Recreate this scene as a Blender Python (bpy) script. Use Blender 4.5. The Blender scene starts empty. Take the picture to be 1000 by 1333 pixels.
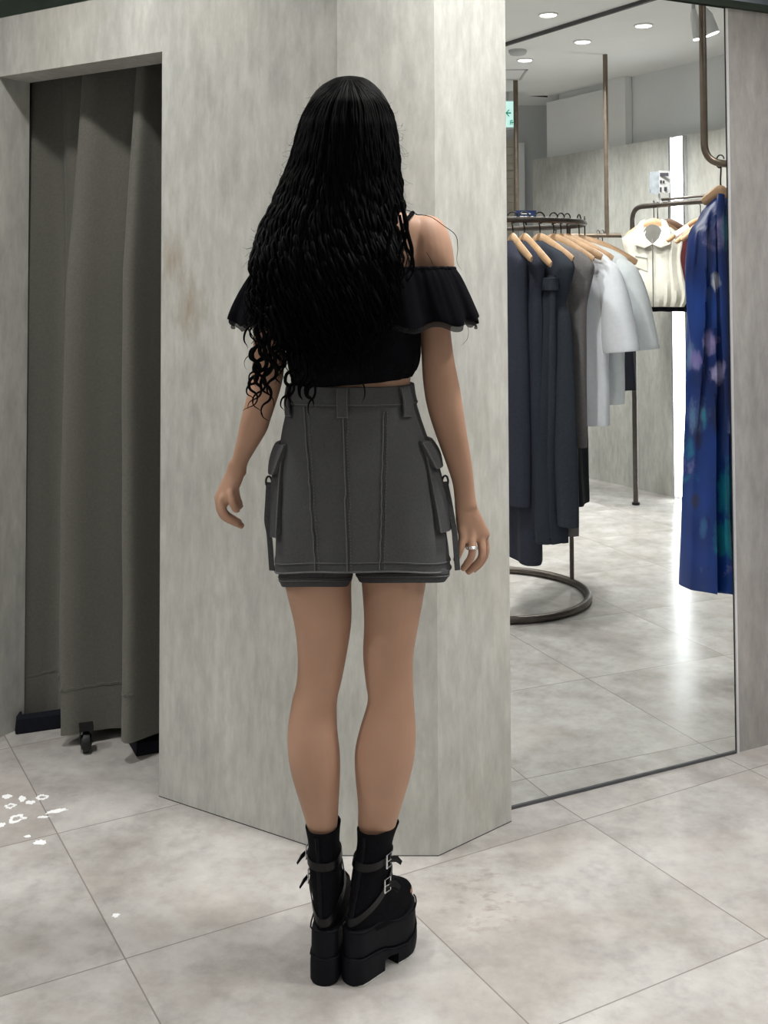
import bpy, math, random
from mathutils import Vector, Matrix, noise
random.seed(7)
S = bpy.context.scene
COL = S.collection
PI = math.pi
sin, cos, sqrt = math.sin, math.cos, math.sqrt

# ------------------------------------------------------------------ camera
F, CX, HC = 1450.0, 500.0, 1.35            # focal length in pixels of a 1000 px wide frame, lens height
PHI, RHO = math.radians(2.25), math.radians(-0.2)
PY = 369 - F * math.tan(PHI)
CAM = Vector((0, 0, HC))
FW = Vector((0, cos(PHI), sin(PHI)))
_u0 = Vector((0, -sin(PHI), cos(PHI)))
RT = Vector((1, 0, 0)) * cos(RHO) + _u0 * sin(RHO)
UP = Vector((1, 0, 0)) * -sin(RHO) + _u0 * cos(RHO)


def ray(x, y):
    return FW + RT * ((x - CX) / F) + UP * ((PY - y) / F)


def atY(x, y, Y):
    d = ray(x, y)
    return CAM + d * (Y / d.y)


def atZ(x, y, z=0.0):
    d = ray(x, y)
    return CAM + d * ((z - HC) / d.z)


def make_camera():
    cd = bpy.data.cameras.new('camera')
    cd.sensor_fit = 'HORIZONTAL'
    cd.sensor_width = 36
    cd.lens = F / 1000 * 36
    cd.shift_x = 0
    cd.shift_y = (PY - 666.5) / 1000
    cd.clip_start = 0.05
    o = bpy.data.objects.new('camera', cd)
    m = Matrix((RT, UP, -FW)).transposed().to_4x4()
    m.translation = CAM
    o.matrix_world = m
    COL.objects.link(o)
    S.camera = o


make_camera()

# ------------------------------------------------------------------ mirror plane
M0, M1 = atZ(667.2, 1052.9), atZ(959, 980)
MU = (M1 - M0).normalized()                # along the mirror
MN = Vector((MU.y, -MU.x, 0))              # towards the shop floor


def refl(p):
    p = Vector(p)
    return p - 2 * ((p - M0).dot(MN)) * MN


# ------------------------------------------------------------------ materials
MATS = {}


def nmat(name):
    m = bpy.data.materials.new(name)
    m.use_nodes = True
    MATS[name] = m
    nt = m.node_tree
    return m, nt, nt.nodes['Principled BSDF']


def simple(name, col, rough=0.6, metal=0.0, noise_amt=0.12, scale=40, bump=0.0, spec=0.5, sheen=0.0):
    m, nt, b = nmat(name)
    b.inputs['Roughness'].default_value = rough
    b.inputs['Metallic'].default_value = metal
    b.inputs['Specular IOR Level'].default_value = spec
    if sheen:
        b.inputs['Sheen Weight'].default_value = sheen
    tc = nt.nodes.new('ShaderNodeTexCoord')
    n = nt.nodes.new('ShaderNodeTexNoise')
    n.inputs['Scale'].default_value = scale
    n.inputs['Detail'].default_value = 4
    nt.links.new(tc.outputs['Object'], n.inputs['Vector'])
    r = nt.nodes.new('ShaderNodeValToRGB')
    a = 1 - noise_amt
    c = 1 + noise_amt
    r.color_ramp.elements[0].position = 0.3
    r.color_ramp.elements[1].position = 0.7
    r.color_ramp.elements[0].color = (col[0] * a, col[1] * a, col[2] * a, 1)
    r.color_ramp.elements[1].color = (min(1, col[0] * c), min(1, col[1] * c), min(1, col[2] * c), 1)
    nt.links.new(n.outputs['Fac'], r.inputs['Fac'])
    nt.links.new(r.outputs['Color'], b.inputs['Base Color'])
    if bump:
        bp = nt.nodes.new('ShaderNodeBump')
        bp.inputs['Strength'].default_value = bump
        bp.inputs['Distance'].default_value = 0.002
        nt.links.new(n.outputs['Fac'], bp.inputs['Height'])
        nt.links.new(bp.outputs['Normal'], b.inputs['Normal'])
    return m


def emis(name, col, strength):
    m, nt, b = nmat(name)
    b.inputs['Base Color'].default_value = (*col, 1)
    b.inputs['Emission Color'].default_value = (*col, 1)
    b.inputs['Emission Strength'].default_value = strength
    return m


def mixrgb(nt, mode, fac, a, b):
    n = nt.nodes.new('ShaderNodeMix')
    n.data_type = 'RGBA'
    n.blend_type = mode
    for sock, v in ((n.inputs[0], fac), (n.inputs[6], a), (n.inputs[7], b)):
        if isinstance(v, (int, float)):
            sock.default_value = v
        elif isinstance(v, tuple):
            sock.default_value = v
        else:
            nt.links.new(v, sock)
    return n.outputs[2]


def ramp(nt, src, stops):
    r = nt.nodes.new('ShaderNodeValToRGB')
    cr = r.color_ramp
    while len(cr.elements) < len(stops):
        cr.elements.new(0.5)
    for e, (p, c) in zip(cr.elements, stops):
        e.position = p
        e.color = (c, c, c, 1) if isinstance(c, (int, float)) else (*c, 1)
    nt.links.new(src, r.inputs['Fac'])
    return r.outputs['Color']


def noise_node(nt, vec, scale, detail=5, rough=0.55, mscale=None, loc=None):
    if mscale or loc:
        mp = nt.nodes.new('ShaderNodeMapping')
        if mscale:
            mp.inputs['Scale'].default_value = mscale
        if loc:
            mp.inputs['Location'].default_value = loc
        nt.links.new(vec, mp.inputs['Vector'])
        vec = mp.outputs['Vector']
    n = nt.nodes.new('ShaderNodeTexNoise')
    n.inputs['Scale'].default_value = scale
    n.inputs['Detail'].default_value = detail
    n.inputs['Roughness'].default_value = rough
    nt.links.new(vec, n.inputs['Vector'])
    return n.outputs['Fac']


def concrete(name, base, contrast=0.3, stain=None):
    """wall panelling printed like streaky raw concrete; world coordinates"""
    m, nt, b = nmat(name)
    b.inputs['Roughness'].default_value = 0.62
    b.inputs['Specular IOR Level'].default_value = 0.3
    g = nt.nodes.new('ShaderNodeNewGeometry').outputs['Position']
    big = noise_node(nt, g, 2.6, 6, 0.6, (1.6, 1.6, 0.75))
    fine = noise_node(nt, g, 9, 8, 0.7, (4.2, 4.2, 0.8))
    mott = noise_node(nt, g, 22, 6, 0.65, (1.5, 1.5, 0.55), (3, 1, 2))
    c1 = tuple(x * (1 - contrast) for x in base)
    c2 = tuple(min(1, x * (1 + contrast * 0.7)) for x in base)
    col = ramp(nt, big, [(0.3, c1), (0.7, c2)])
    f = ramp(nt, fine, [(0.34, 0.84), (0.66, 1.10)])
    col = mixrgb(nt, 'MULTIPLY', 0.7, col, f)
    f2 = ramp(nt, mott, [(0.36, 0.84), (0.64, 1.09)])
    col = mixrgb(nt, 'MULTIPLY', 0.7, col, f2)
    # brownish weathering patches printed in the panel
    br = noise_node(nt, g, 1.7, 4, 0.5, (1, 1, 0.6), (7, 3, 1))
    brm = ramp(nt, br, [(0.52, 0.0), (0.72, 0.3)])
    col = mixrgb(nt, 'MIX', brm, col, (base[0] * 0.86, base[1] * 0.79, base[2] * 0.69, 1))
    for (sx, sy, sz, rad, rz) in (stain or []):
        vm = nt.nodes.new('ShaderNodeVectorMath')
        vm.operation = 'SUBTRACT'
        nt.links.new(g, vm.inputs[0])
        vm.inputs[1].default_value = (sx, sy, sz)
        vs = nt.nodes.new('ShaderNodeVectorMath')
        vs.operation = 'MULTIPLY'
        nt.links.new(vm.outputs[0], vs.inputs[0])
        vs.inputs[1].default_value = (1 / rad, 1 / rad, 1 / rz)
        ln = nt.nodes.new('ShaderNodeVectorMath')
        ln.operation = 'LENGTH'
        nt.links.new(vs.outputs[0], ln.inputs[0])
        ad = nt.nodes.new('ShaderNodeMath')
        ad.operation = 'ADD'
        nt.links.new(ln.outputs['Value'], ad.inputs[0])
        nt.links.new(mott, ad.inputs[1])
        mk = ramp(nt, ad.outputs[0], [(0.45, 0.95), (1.35, 0.0)])
        mk2 = mixrgb(nt, 'MULTIPLY', 1.0, mk, ramp(nt, fine, [(0.35, 0.5), (0.6, 1.0)]))
        col = mixrgb(nt, 'MIX', mk2, col, (0.34, 0.27, 0.2, 1))
    nt.links.new(col, b.inputs['Base Color'])
    return m


TD = Vector((0.873, 0.488, 0)).normalized()     # tile axes
LD = Vector((-TD.y, TD.x, 0))
TILE = 0.585
_A1 = atZ(163, 1248)
TS0, TT0 = _A1.dot(TD), _A1.dot(LD)


def floor_mat():
    m, nt, b = nmat('floor_tile')
    g = nt.nodes.new('ShaderNodeNewGeometry').outputs['Position']

    def axis(d, off):
        vm = nt.nodes.new('ShaderNodeVectorMath')
        vm.operation = 'DOT_PRODUCT'
        nt.links.new(g, vm.inputs[0])
        vm.inputs[1].default_value = d
        s = nt.nodes.new('ShaderNodeMath')
        s.operation = 'SUBTRACT'
        nt.links.new(vm.outputs['Value'], s.inputs[0])
        s.inputs[1].default_value = off
        dv = nt.nodes.new('ShaderNodeMath')
        dv.operation = 'DIVIDE'
        nt.links.new(s.outputs[0], dv.inputs[0])
        dv.inputs[1].default_value = TILE
        pp = nt.nodes.new('ShaderNodeMath')
        pp.operation = 'PINGPONG'
        nt.links.new(dv.outputs[0], pp.inputs[0])
        pp.inputs[1].default_value = 0.5
        fl = nt.nodes.new('ShaderNodeMath')
        fl.operation = 'FLOOR'
        nt.links.new(dv.outputs[0], fl.inputs[0])
        return pp.outputs[0], fl.outputs[0]
    a, fa = axis(TD, TS0)
    c, fc = axis(LD, TT0)
    mn = nt.nodes.new('ShaderNodeMath')
    mn.operation = 'MINIMUM'
    nt.links.new(a, mn.inputs[0])
    nt.links.new(c, mn.inputs[1])
    grout = ramp(nt, mn.outputs[0], [(0.0010, 1.0), (0.0026, 0.0)])
    cb = nt.nodes.new('ShaderNodeCombineXYZ')
    nt.links.new(fa, cb.inputs[0])
    nt.links.new(fc, cb.inputs[1])
    wn = nt.nodes.new('ShaderNodeTexWhiteNoise')
    nt.links.new(cb.outputs[0], wn.inputs['Vector'])
    sc = nt.nodes.new('ShaderNodeVectorMath')
    sc.operation = 'MULTIPLY'
    nt.links.new(wn.outputs['Color'], sc.inputs[0])
    sc.inputs[1].default_value = (7, 7, 7)
    ad = nt.nodes.new('ShaderNodeVectorMath')
    ad.operation = 'ADD'
    nt.links.new(g, ad.inputs[0])
    nt.links.new(sc.outputs[0], ad.inputs[1])
    v = ad.outputs[0]
    big = noise_node(nt, v, 4.5, 7, 0.62)
    fine = noise_node(nt, v, 16, 9, 0.7)
    col = ramp(nt, big, [(0.30, (0.315, 0.296, 0.276)), (0.5, (0.42, 0.402, 0.384)), (0.70, (0.51, 0.497, 0.48))])
    f = ramp(nt, fine, [(0.3, 0.76), (0.52, 1.0), (0.7, 1.1)])
    col = mixrgb(nt, 'MULTIPLY', 0.8, col, f)
    warm = noise_node(nt, v, 3.1, 4, 0.5, None, (4, 9, 2))
    wm = ramp(nt, warm, [(0.5, 0.0), (0.68, 0.35)])
    col = mixrgb(nt, 'MIX', wm, col, (0.43, 0.385, 0.35, 1))
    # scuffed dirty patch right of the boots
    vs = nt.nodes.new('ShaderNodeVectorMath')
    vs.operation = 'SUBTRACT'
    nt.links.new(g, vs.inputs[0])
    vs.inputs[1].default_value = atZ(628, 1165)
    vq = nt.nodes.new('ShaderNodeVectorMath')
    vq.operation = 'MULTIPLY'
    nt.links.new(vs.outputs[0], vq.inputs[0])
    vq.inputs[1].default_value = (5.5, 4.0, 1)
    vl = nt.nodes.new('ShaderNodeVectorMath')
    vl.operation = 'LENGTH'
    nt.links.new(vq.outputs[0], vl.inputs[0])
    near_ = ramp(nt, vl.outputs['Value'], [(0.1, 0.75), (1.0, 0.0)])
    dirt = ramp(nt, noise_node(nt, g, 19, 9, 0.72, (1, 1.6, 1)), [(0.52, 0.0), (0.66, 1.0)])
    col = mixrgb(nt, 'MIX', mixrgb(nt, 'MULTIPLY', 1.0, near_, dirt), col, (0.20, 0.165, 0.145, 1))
    col = mixrgb(nt, 'MIX', grout, col, (0.17, 0.15, 0.135, 1))
    nt.links.new(col, b.inputs['Base Color'])
    rr = ramp(nt, big, [(0.25, 0.17), (0.75, 0.27)])
    nt.links.new(rr, b.inputs['Roughness'])
    bp = nt.nodes.new('ShaderNodeBump')
    bp.inputs['Strength'].default_value = 0.06
    bp.inputs['Distance'].default_value = 0.002
    nt.links.new(noise_node(nt, v, 30, 3, 0.5), bp.inputs['Height'])
    nt.links.new(bp.outputs['Normal'], b.inputs['Normal'])
    b.inputs['Specular IOR Level'].default_value = 0.45
    return m


def floral_mat():
    m, nt, b = nmat('blue_floral_chiffon')
    g = nt.nodes.new('ShaderNodeNewGeometry').outputs['Position']
    vo = nt.nodes.new('ShaderNodeTexVoronoi')
    vo.inputs['Scale'].default_value = 7.0
    vo.feature = 'F1'
    nz = noise_node(nt, g, 9, 5, 0.6)
    ad = nt.nodes.new('ShaderNodeVectorMath')
    ad.operation = 'MULTIPLY_ADD'
    cbn = nt.nodes.new('ShaderNodeCombineXYZ')
    for i in range(3):
        nt.links.new(nz, cbn.inputs[i])
    nt.links.new(cbn.outputs[0], ad.inputs[0])
    ad.inputs[1].default_value = (0.25, 0.25, 0.25)
    nt.links.new(g, ad.inputs[2])
    nt.links.new(ad.outputs[0], vo.inputs['Vector'])
    base = ramp(nt, noise_node(nt, g, 3, 3), [(0.35, (0.004, 0.018, 0.11)), (0.65, (0.008, 0.045, 0.24))])
    petal = ramp(nt, vo.outputs['Distance'], [(0.20, 1.0), (0.42, 0.0)])
    sel = nt.nodes.new('ShaderNodeSeparateColor')
    nt.links.new(vo.outputs['Color'], sel.inputs[0])
    on1 = ramp(nt, sel.outputs[0], [(0.62, 0.0), (0.64, 0.8)])
    on2 = ramp(nt, sel.outputs[1], [(0.62, 0.0), (0.64, 0.8)])
    streak = ramp(nt, noise_node(nt, g, 24, 5, 0.6, (1, 1, 0.5)), [(0.42, 0.15), (0.6, 1.0)])
    k1 = mixrgb(nt, 'MULTIPLY', 1.0, mixrgb(nt, 'MULTIPLY', 1.0, petal, on1), streak)
    k2 = mixrgb(nt, 'MULTIPLY', 1.0, mixrgb(nt, 'MULTIPLY', 1.0, petal, on2), streak)
    col = mixrgb(nt, 'MIX', k1, base, (0.30, 0.27, 0.50, 1))
    col = mixrgb(nt, 'MIX', k2, col, (0.01, 0.17, 0.28, 1))
    dk = ramp(nt, noise_node(nt, g, 11, 4, 0.6, (1, 1, 0.35), (5, 5, 5)), [(0.64, 0.0), (0.70, 0.7)])
    col = mixrgb(nt, 'MIX', dk, col, (0.006, 0.008, 0.03, 1))
    for (px, py, rx, rz, cc, amt) in ((925, 447, .035, .055, (.40, .33, .62), .75), (934, 487, .045, .05, (.46, .42, .70), .8), (931, 366, .022, .05, (.70, .72, .78), .8), (906, 470, .03, .05, (.30, .22, .52), .6),
                                      (946, 640, .045, .13, (.01, .22, .30), .85), (944, 700, .05, .10, (.01, .25, .30), .8), (908, 575, .022, .055, (.012, .014, .05), .85), (905, 655, .022, .04, (.03, .03, .05), .85),
                                      (932, 545, .02, .08, (.01, .02, .06), .7), (915, 690, .02, .05, (.05, .16, .34), .6), (948, 300, .03, .09, (.05, .30, .42), .7), (917, 545, .012, .05, (.02, .25, .35), .7)):
        o = nt.nodes.new('ShaderNodeVectorMath')
        o.operation = 'SUBTRACT'
        nt.links.new(g, o.inputs[0])
        o.inputs[1].default_value = refl(atY(px, py, 3.68))
        ex = refl(M0 + Vector((1, -.28, 0))) - refl(M0)
        cbx = nt.nodes.new('ShaderNodeCombineXYZ')
        for idx, vec in ((0, ex / rx), (1, Vector((0, 0, 1 / rz)))):
            dn = nt.nodes.new('ShaderNodeVectorMath')
            dn.operation = 'DOT_PRODUCT'
            nt.links.new(o.outputs[0], dn.inputs[0])
            dn.inputs[1].default_value = vec
            nt.links.new(dn.outputs['Value'], cbx.inputs[idx])
        le = nt.nodes.new('ShaderNodeVectorMath')
        le.operation = 'LENGTH'
        nt.links.new(cbx.outputs[0], le.inputs[0])
        ad2 = nt.nodes.new('ShaderNodeMath')
        ad2.operation = 'MULTIPLY_ADD'
        nt.links.new(noise_node(nt, g, 34, 4, 0.6, (1, 1, .55)), ad2.inputs[0])
        ad2.inputs[1].default_value = 1.5
        nt.links.new(le.outputs['Value'], ad2.inputs[2])
        dv2 = nt.nodes.new('ShaderNodeMath')
        dv2.operation = 'MULTIPLY'
        dv2.inputs[1].default_value = 0.5
        nt.links.new(ad2.outputs[0], dv2.inputs[0])
        mk = ramp(nt, dv2.outputs[0], [(0.40, amt), (0.62, amt * .7), (0.78, 0.0)])
        ad2.use_clamp = False
        col = mixrgb(nt, 'MIX', mk, col, (*cc, 1))
    nt.links.new(col, b.inputs['Base Color'])
    b.inputs['Roughness'].default_value = 0.38
    return m


def skin_mat():
    m, nt, b = nmat('skin')
    g = nt.nodes.new('ShaderNodeTexCoord').outputs['Object']
    n1 = noise_node(nt, g, 7, 4, 0.5)
    col = ramp(nt, n1, [(0.3, (0.37, 0.215, 0.142)), (0.7, (0.45, 0.27, 0.187))])
    nt.links.new(col, b.inputs['Base Color'])
    b.inputs['Roughness'].default_value = 0.6
    b.inputs['Specular IOR Level'].default_value = 0.35
    b.inputs['Subsurface Weight'].default_value = 0.12
    b.inputs['Subsurface Radius'].default_value = (0.012, 0.005, 0.003)
    b.inputs['Subsurface Scale'].default_value = 1.0
    return m


def mirror_mat():
    m, nt, b = nmat('mirror_glass')
    b.inputs['Base Color'].default_value = (0.86, 0.885, 0.875, 1)
    b.inputs['Metallic'].default_value = 1.0
    b.inputs['Roughness'].default_value = 0.0
    return m


def tulle_mat():
    m, nt, b = nmat('black_tulle')
    b.inputs['Base Color'].default_value = (0.01, 0.01, 0.012, 1)
    b.inputs['Roughness'].default_value = 0.8
    b.inputs['Alpha'].default_value = 0.62
    return m


def acrylic_mat():
    m, nt, b = nmat('clear_acrylic')
    b.inputs['Base Color'].default_value = (0.95, 0.97, 0.98, 1)
    b.inputs['Roughness'].default_value = 0.05
    b.inputs['Transmission Weight'].default_value = 0.95
    b.inputs['IOR'].default_value = 1.3
    return m


STAIN = [atY(226, 335, 2.97)[:] + (0.10, 0.16), atY(246, 400, 2.94)[:] + (0.12, 0.20)]
WALLC = (0.525, 0.525, 0.49)
concrete('concrete', WALLC, 0.16, STAIN)
concrete('concrete_far', (0.47, 0.47, 0.44), 0.16)
concrete('concrete_mirror_side', (0.40, 0.385, 0.37), 0.10)
floor_mat()
floral_mat()
skin_mat()
mirror_mat()
tulle_mat()
acrylic_mat()
simple('ceiling_paint', (0.86, 0.87, 0.86), 0.8, 0, 0.02, 3)
simple('wall_paint', (0.80, 0.82, 0.82), 0.8, 0, 0.03, 3)
simple('panel_paint', (0.84, 0.855, 0.845), 0.75, 0, 0.03, 3)
simple('grey_paint', (0.56, 0.58, 0.58), 0.8, 0, 0.03, 3)
simple('green_paint', (0.022, 0.036, 0.024), 0.7, 0, 0.15, 9)
simple('green_wall', (0.26, 0.34, 0.27), 0.7, 0, 0.1, 9)
simple('light_trim', (0.75, 0.75, 0.76), 0.3, 0.3, 0.02, 9)
simple('blue_grey_paint', (0.20, 0.22, 0.26), 0.7, 0, 0.05, 4)
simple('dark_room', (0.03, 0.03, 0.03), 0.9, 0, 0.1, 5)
simple('black_metal', (0.015, 0.015, 0.017), 0.4, 0.6, 0.1, 30)
simple('black_rubber', (0.005, 0.005, 0.006), 0.55, 0, 0.2, 60)
simple('silver', (0.75, 0.75, 0.77), 0.25, 1, 0.05, 30)
simple('bronze_pipe', (0.20, 0.16, 0.125), 0.38, 0.8, 0.15, 25)
simple('rack_metal', (0.11, 0.095, 0.085), 0.35, 0.85, 0.15, 25)
simple('hook_metal', (0.05, 0.045, 0.04), 0.35, 0.9, 0.1, 30)
simple('hanger_wood', (0.52, 0.33, 0.19), 0.5, 0, 0.18, 30)
simple('hanger_wood_dark', (0.20, 0.11, 0.07), 0.5, 0, 0.18, 30)
simple('curtain_cloth', (0.128, 0.125, 0.108), 0.85, 0, 0.10, 160, 0.25, 0.2, 0.1)
simple('navy_wool', (0.030, 0.033, 0.050), 0.85, 0, 0.12, 120, 0.1, 0.2)
simple('slate_wool', (0.030, 0.036, 0.048), 0.85, 0, 0.12, 120, 0.1, 0.2)
simple('taupe_wool', (0.165, 0.155, 0.155), 0.85, 0, 0.1, 120, 0.1, 0.2)
simple('white_cotton', (0.84, 0.86, 0.90), 0.8, 0, 0.03, 60, 0.1, 0.2)
simple('pale_cotton', (0.74, 0.78, 0.79), 0.8, 0, 0.03, 60, 0.1, 0.2)
simple('cream_satin', (0.62, 0.60, 0.53), 0.38, 0, 0.06, 20, 0.3, 0.5)
simple('black_wool', (0.006, 0.007, 0.012), 0.85, 0, 0.2, 90, 0.1, 0.2)
simple('wine_wool', (0.07, 0.013, 0.016), 0.8, 0, 0.15, 90, 0.1, 0.2)
simple('brown_wool', (0.045, 0.030, 0.026), 0.8, 0, 0.15, 90, 0.1, 0.2)
simple('coral_cotton', (0.62, 0.16, 0.10), 0.8, 0, 0.1, 60)
simple('hair', (0.0011, 0.0011, 0.0014), 0.55, 0, 0.3, 30, 0, 0.045)
simple('black_cotton', (0.003, 0.003, 0.0045), 0.9, 0, 0.25, 200, 0.2, 0.06)
simple('denim', (0.064, 0.065, 0.068), 0.88, 0, 0.10, 220, 0.35, 0.2)
simple('denim_dark', (0.050, 0.051, 0.054), 0.88, 0, 0.15, 220, 0.3, 0.2)
simple('denim_stitch', (0.098, 0.10, 0.103), 0.85, 0, 0.15, 300)
simple('denim_seam', (0.030, 0.031, 0.033), 0.9, 0, 0.1, 200)
simple('boot_knit', (0.0028, 0.0028, 0.0045), 0.85, 0, 0.3, 260, 0.6, 0.1)
simple('boot_sole', (0.0035, 0.004, 0.0065), 0.6, 0, 0.2, 60, 0.1, 0.15)
simple('boot_leather', (0.0035, 0.0035, 0.0042), 0.38, 0, 0.2, 60, 0, 0.28)
simple('sole_edge', (0.42, 0.42, 0.40), 0.6, 0, 0.3, 60)
simple('card_white', (0.78, 0.79, 0.80), 0.5, 0, 0.01, 5)
simple('channel_grey', (0.07, 0.07, 0.075), 0.5, 0, 0.05, 20)
simple('lining_grey', (0.16, 0.155, 0.14), 0.8, 0, 0.1, 20)
simple('card_grey', (0.20, 0.22, 0.24), 0.5, 0, 0.25, 25)
simple('ink', (0.05, 0.05, 0.06), 0.6, 0, 0.1, 20)
simple('navy_card', (0.012, 0.028, 0.10), 0.5, 0, 0.05, 20)
simple('cream_shutter', (0.55, 0.51, 0.43), 0.7, 0, 0.03, 20)
simple('paint_white', (0.86, 0.87, 0.88), 0.6, 0, 0.02, 20)
simple('eye_white', (0.7, 0.7, 0.68), 0.2, 0, 0.02, 20)
emis('lamp_lens', (1.0, 0.97, 0.92), 9.0)
emis('led_white', (0.93, 0.97, 1.0), 11.0)
emis('sign_white', (0.62, 0.95, 0.90), 0.95)
emis('sign_green', (0.0, 0.28, 0.17), 0.5)


# ------------------------------------------------------------------ mesh builder
def V(*a):
    return Vector(a)


def catmull(pts, n):
    """resample a list of tuples with Catmull-Rom, n steps a span"""
    out = []
    L = len(pts)
    for i in range(L - 1):
        p0, p1, p2, p3 = pts[max(i - 1, 0)], pts[i], pts[i + 1], pts[min(i + 2, L - 1)]
        for k in range(n):
            t = k / n
            out.append(tuple(0.5 * ((2 * b) + (-a + c) * t + (2 * a - 5 * b + 4 * c - d) * t * t + (-a + 3 * b - 3 * c + d) * t ** 3)
                             for a, b, c, d in zip(p0, p1, p2, p3)))
    out.append(tuple(pts[-1]))
    return out


def interp(tab, x):
    if x <= tab[0][0]:
        return tab[0][1]
    for (a, va), (b, vb) in zip(tab, tab[1:]):
        if x <= b:
            t = (x - a) / (b - a)
            return va + (vb - va) * t
    return tab[-1][1]


class MB:
    def __init__(self):
        self.v, self.f, self.m = [], [], []

    def add(self, verts, faces, mi=0):
        o = len(self.v)
        self.v += [Vector(p) for p in verts]
        self.f += [tuple(i + o for i in f) for f in faces]
        self.m += [mi] * len(faces)

    def rings(self, rings, mi=0, caps=True, closed=True):
        n = len(rings[0])
        vs = [p for r in rings for p in r]
        fs = []
        for i in range(len(rings) - 1):
            for j in range(n if closed else n - 1):
                a, b = i * n + j, i * n + (j + 1) % n
                fs.append((a, b, b + n, a + n))
        if caps and closed:
            for base, rev in ((0, True), ((len(rings) - 1) * n, False)):
                c = Vector((0, 0, 0))
                for j in range(n):
                    c += Vector(vs[base + j])
                vs.append(c / n)
                ci = len(vs) - 1
                for j in range(n):
                    t = (base + j, base + (j + 1) % n, ci)
                    fs.append(t[::-1] if rev else t)
        self.add(vs, fs, mi)

    def tube(self, pts, r, sides=8, mi=0, caps=True, flat=None):
        """flat: (vector, ratio) - squash the section along a direction"""
        pts = [Vector(p) for p in pts]
        n = len(pts)
        rad = r if isinstance(r, (list, tuple)) else [r] * n
        rings = []
        t = (pts[1] - pts[0]).normalized()
        ref = Vector((0, 0, 1)) if abs(t.z) < 0.9 else Vector((0, 1, 0))
        x = t.cross(ref).normalized()
        for i, p in enumerate(pts):
            tt = (pts[min(i + 1, n - 1)] - pts[max(i - 1, 0)])
            if tt.length > 1e-9:
                t = tt.normalized()
            x = (x - t * x.dot(t))
            x = x.normalized() if x.length > 1e-6 else t.orthogonal().normalized()
            y = t.cross(x)
            ring = []
            for k in range(sides):
                a = 2 * PI * k / sides
                d = x * (cos(a) * rad[i]) + y * (sin(a) * rad[i])
                if flat:
                    fv, fr = flat
                    d = d - fv * (d.dot(fv) * (1 - fr))
                ring.append(p + d)
            rings.append(ring)
        self.rings(rings, mi, caps)

    def obox(self, o, ax, ay, az, mi=0):
        """box from corner o with edge vectors"""
        o, ax, ay, az = map(Vector, (o, ax, ay, az))
        vs = [o, o + ax, o + ax + ay, o + ay, o + az, o + ax + az, o + ax + ay + az, o + ay + az]
        self.add(vs, [(0, 3, 2, 1), (4, 5, 6, 7), (0, 1, 5, 4), (1, 2, 6, 5), (2, 3, 7, 6), (3, 0, 4, 7)], mi)

    def prism(self, poly, z0, z1, mi=0):
        n = len(poly)
        vs = [(p[0], p[1], z0) for p in poly] + [(p[0], p[1], z1) for p in poly]
        fs = [tuple(range(n))[::-1], tuple(range(n, 2 * n))]
        for i in range(n):
            j = (i + 1) % n
            fs.append((i, j, j + n, i + n))
        self.add(vs, fs, mi)

    def extr(self, poly3, d, mi=0):
        """polygon of 3D points extruded along d"""
        d = Vector(d)
        n = len(poly3)
        vs = [Vector(p) for p in poly3] + [Vector(p) + d for p in poly3]
        fs = [tuple(range(n))[::-1], tuple(range(n, 2 * n))]
        for i in range(n):
            j = (i + 1) % n
            fs.append((i, j, j + n, i + n))
        self.add(vs, fs, mi)

    def ball(self, c, r, mi=0, n=12, sc=(1, 1, 1)):
        c = Vector(c)
        rings = []
        for i in range(1, n):
            a = PI * i / n
            rings.append([c + Vector((r * sc[0] * sin(a) * cos(2 * PI * k / (2 * n)), r * sc[1] * sin(a) * sin(2 * PI * k / (2 * n)), -r * sc[2] * cos(a)))
                          for k in range(2 * n)])
        self.rings(rings, mi)

    def sheet(self, grid, th, mi=0):
        """a grid of points (rows) thickened along its normals"""
        R, Cn = len(grid), len(grid[0])
        g = [[Vector(p) for p in row] for row in grid]
        nor = []
        for i in range(R):
            row = []
            for j in range(Cn):
                du = g[i][min(j + 1, Cn - 1)] - g[i][max(j - 1, 0)]
                dv = g[min(i + 1, R - 1)][j] - g[max(i - 1, 0)][j]
                nn = du.cross(dv)
                row.append(nn.normalized() if nn.length > 1e-12 else Vector((0, 0, 1)))
            nor.append(row)
        vs = [g[i][j] + nor[i][j] * th / 2 for i in range(R) for j in range(Cn)]
        vs += [g[i][j] - nor[i][j] * th / 2 for i in range(R) for j in range(Cn)]
        N = R * Cn
        fs = []
        for i in range(R - 1):
            for j in range(Cn - 1):
                a = i * Cn + j
                fs.append((a, a + 1, a + Cn + 1, a + Cn))
                fs.append((a + N + Cn, a + N + Cn + 1, a + N + 1, a + N))
        for i in range(R - 1):
            for j in (0, Cn - 1):
                a, b = i * Cn + j, (i + 1) * Cn + j
                fs.append((a, b, b + N, a + N) if j == 0 else (b, a, a + N, b + N))
        for j in range(Cn - 1):
            for i in (0, R - 1):
                a, b = i * Cn + j, i * Cn + j + 1
                fs.append((b, a, a + N, b + N) if i == 0 else (a, b, b + N, a + N))
        self.add(vs, fs, mi)

    def build(self, name, mats, parent=None, virt=False, smooth=True, bevel=0.0):
        mats = [mats] if isinstance(mats, str) else mats
        vs = [refl(p) for p in self.v] if virt else self.v
        fs = [f[::-1] for f in self.f] if virt else self.f
        if parent is None:
            lo = Vector((min(p.x for p in vs), min(p.y for p in vs), min(p.z for p in vs)))
            hi = Vector((max(p.x for p in vs), max(p.y for p in vs), max(p.z for p in vs)))
            org = Vector(((lo.x + hi.x) / 2, (lo.y + hi.y) / 2, lo.z))
        else:
            r = parent
            while r.parent:
                r = r.parent
            org = Vector(r.location)
        me = bpy.data.meshes.new(name)
        me.from_pydata([p - org for p in vs], [], fs)
        for mt in mats:
            me.materials.append(MATS[mt])
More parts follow.
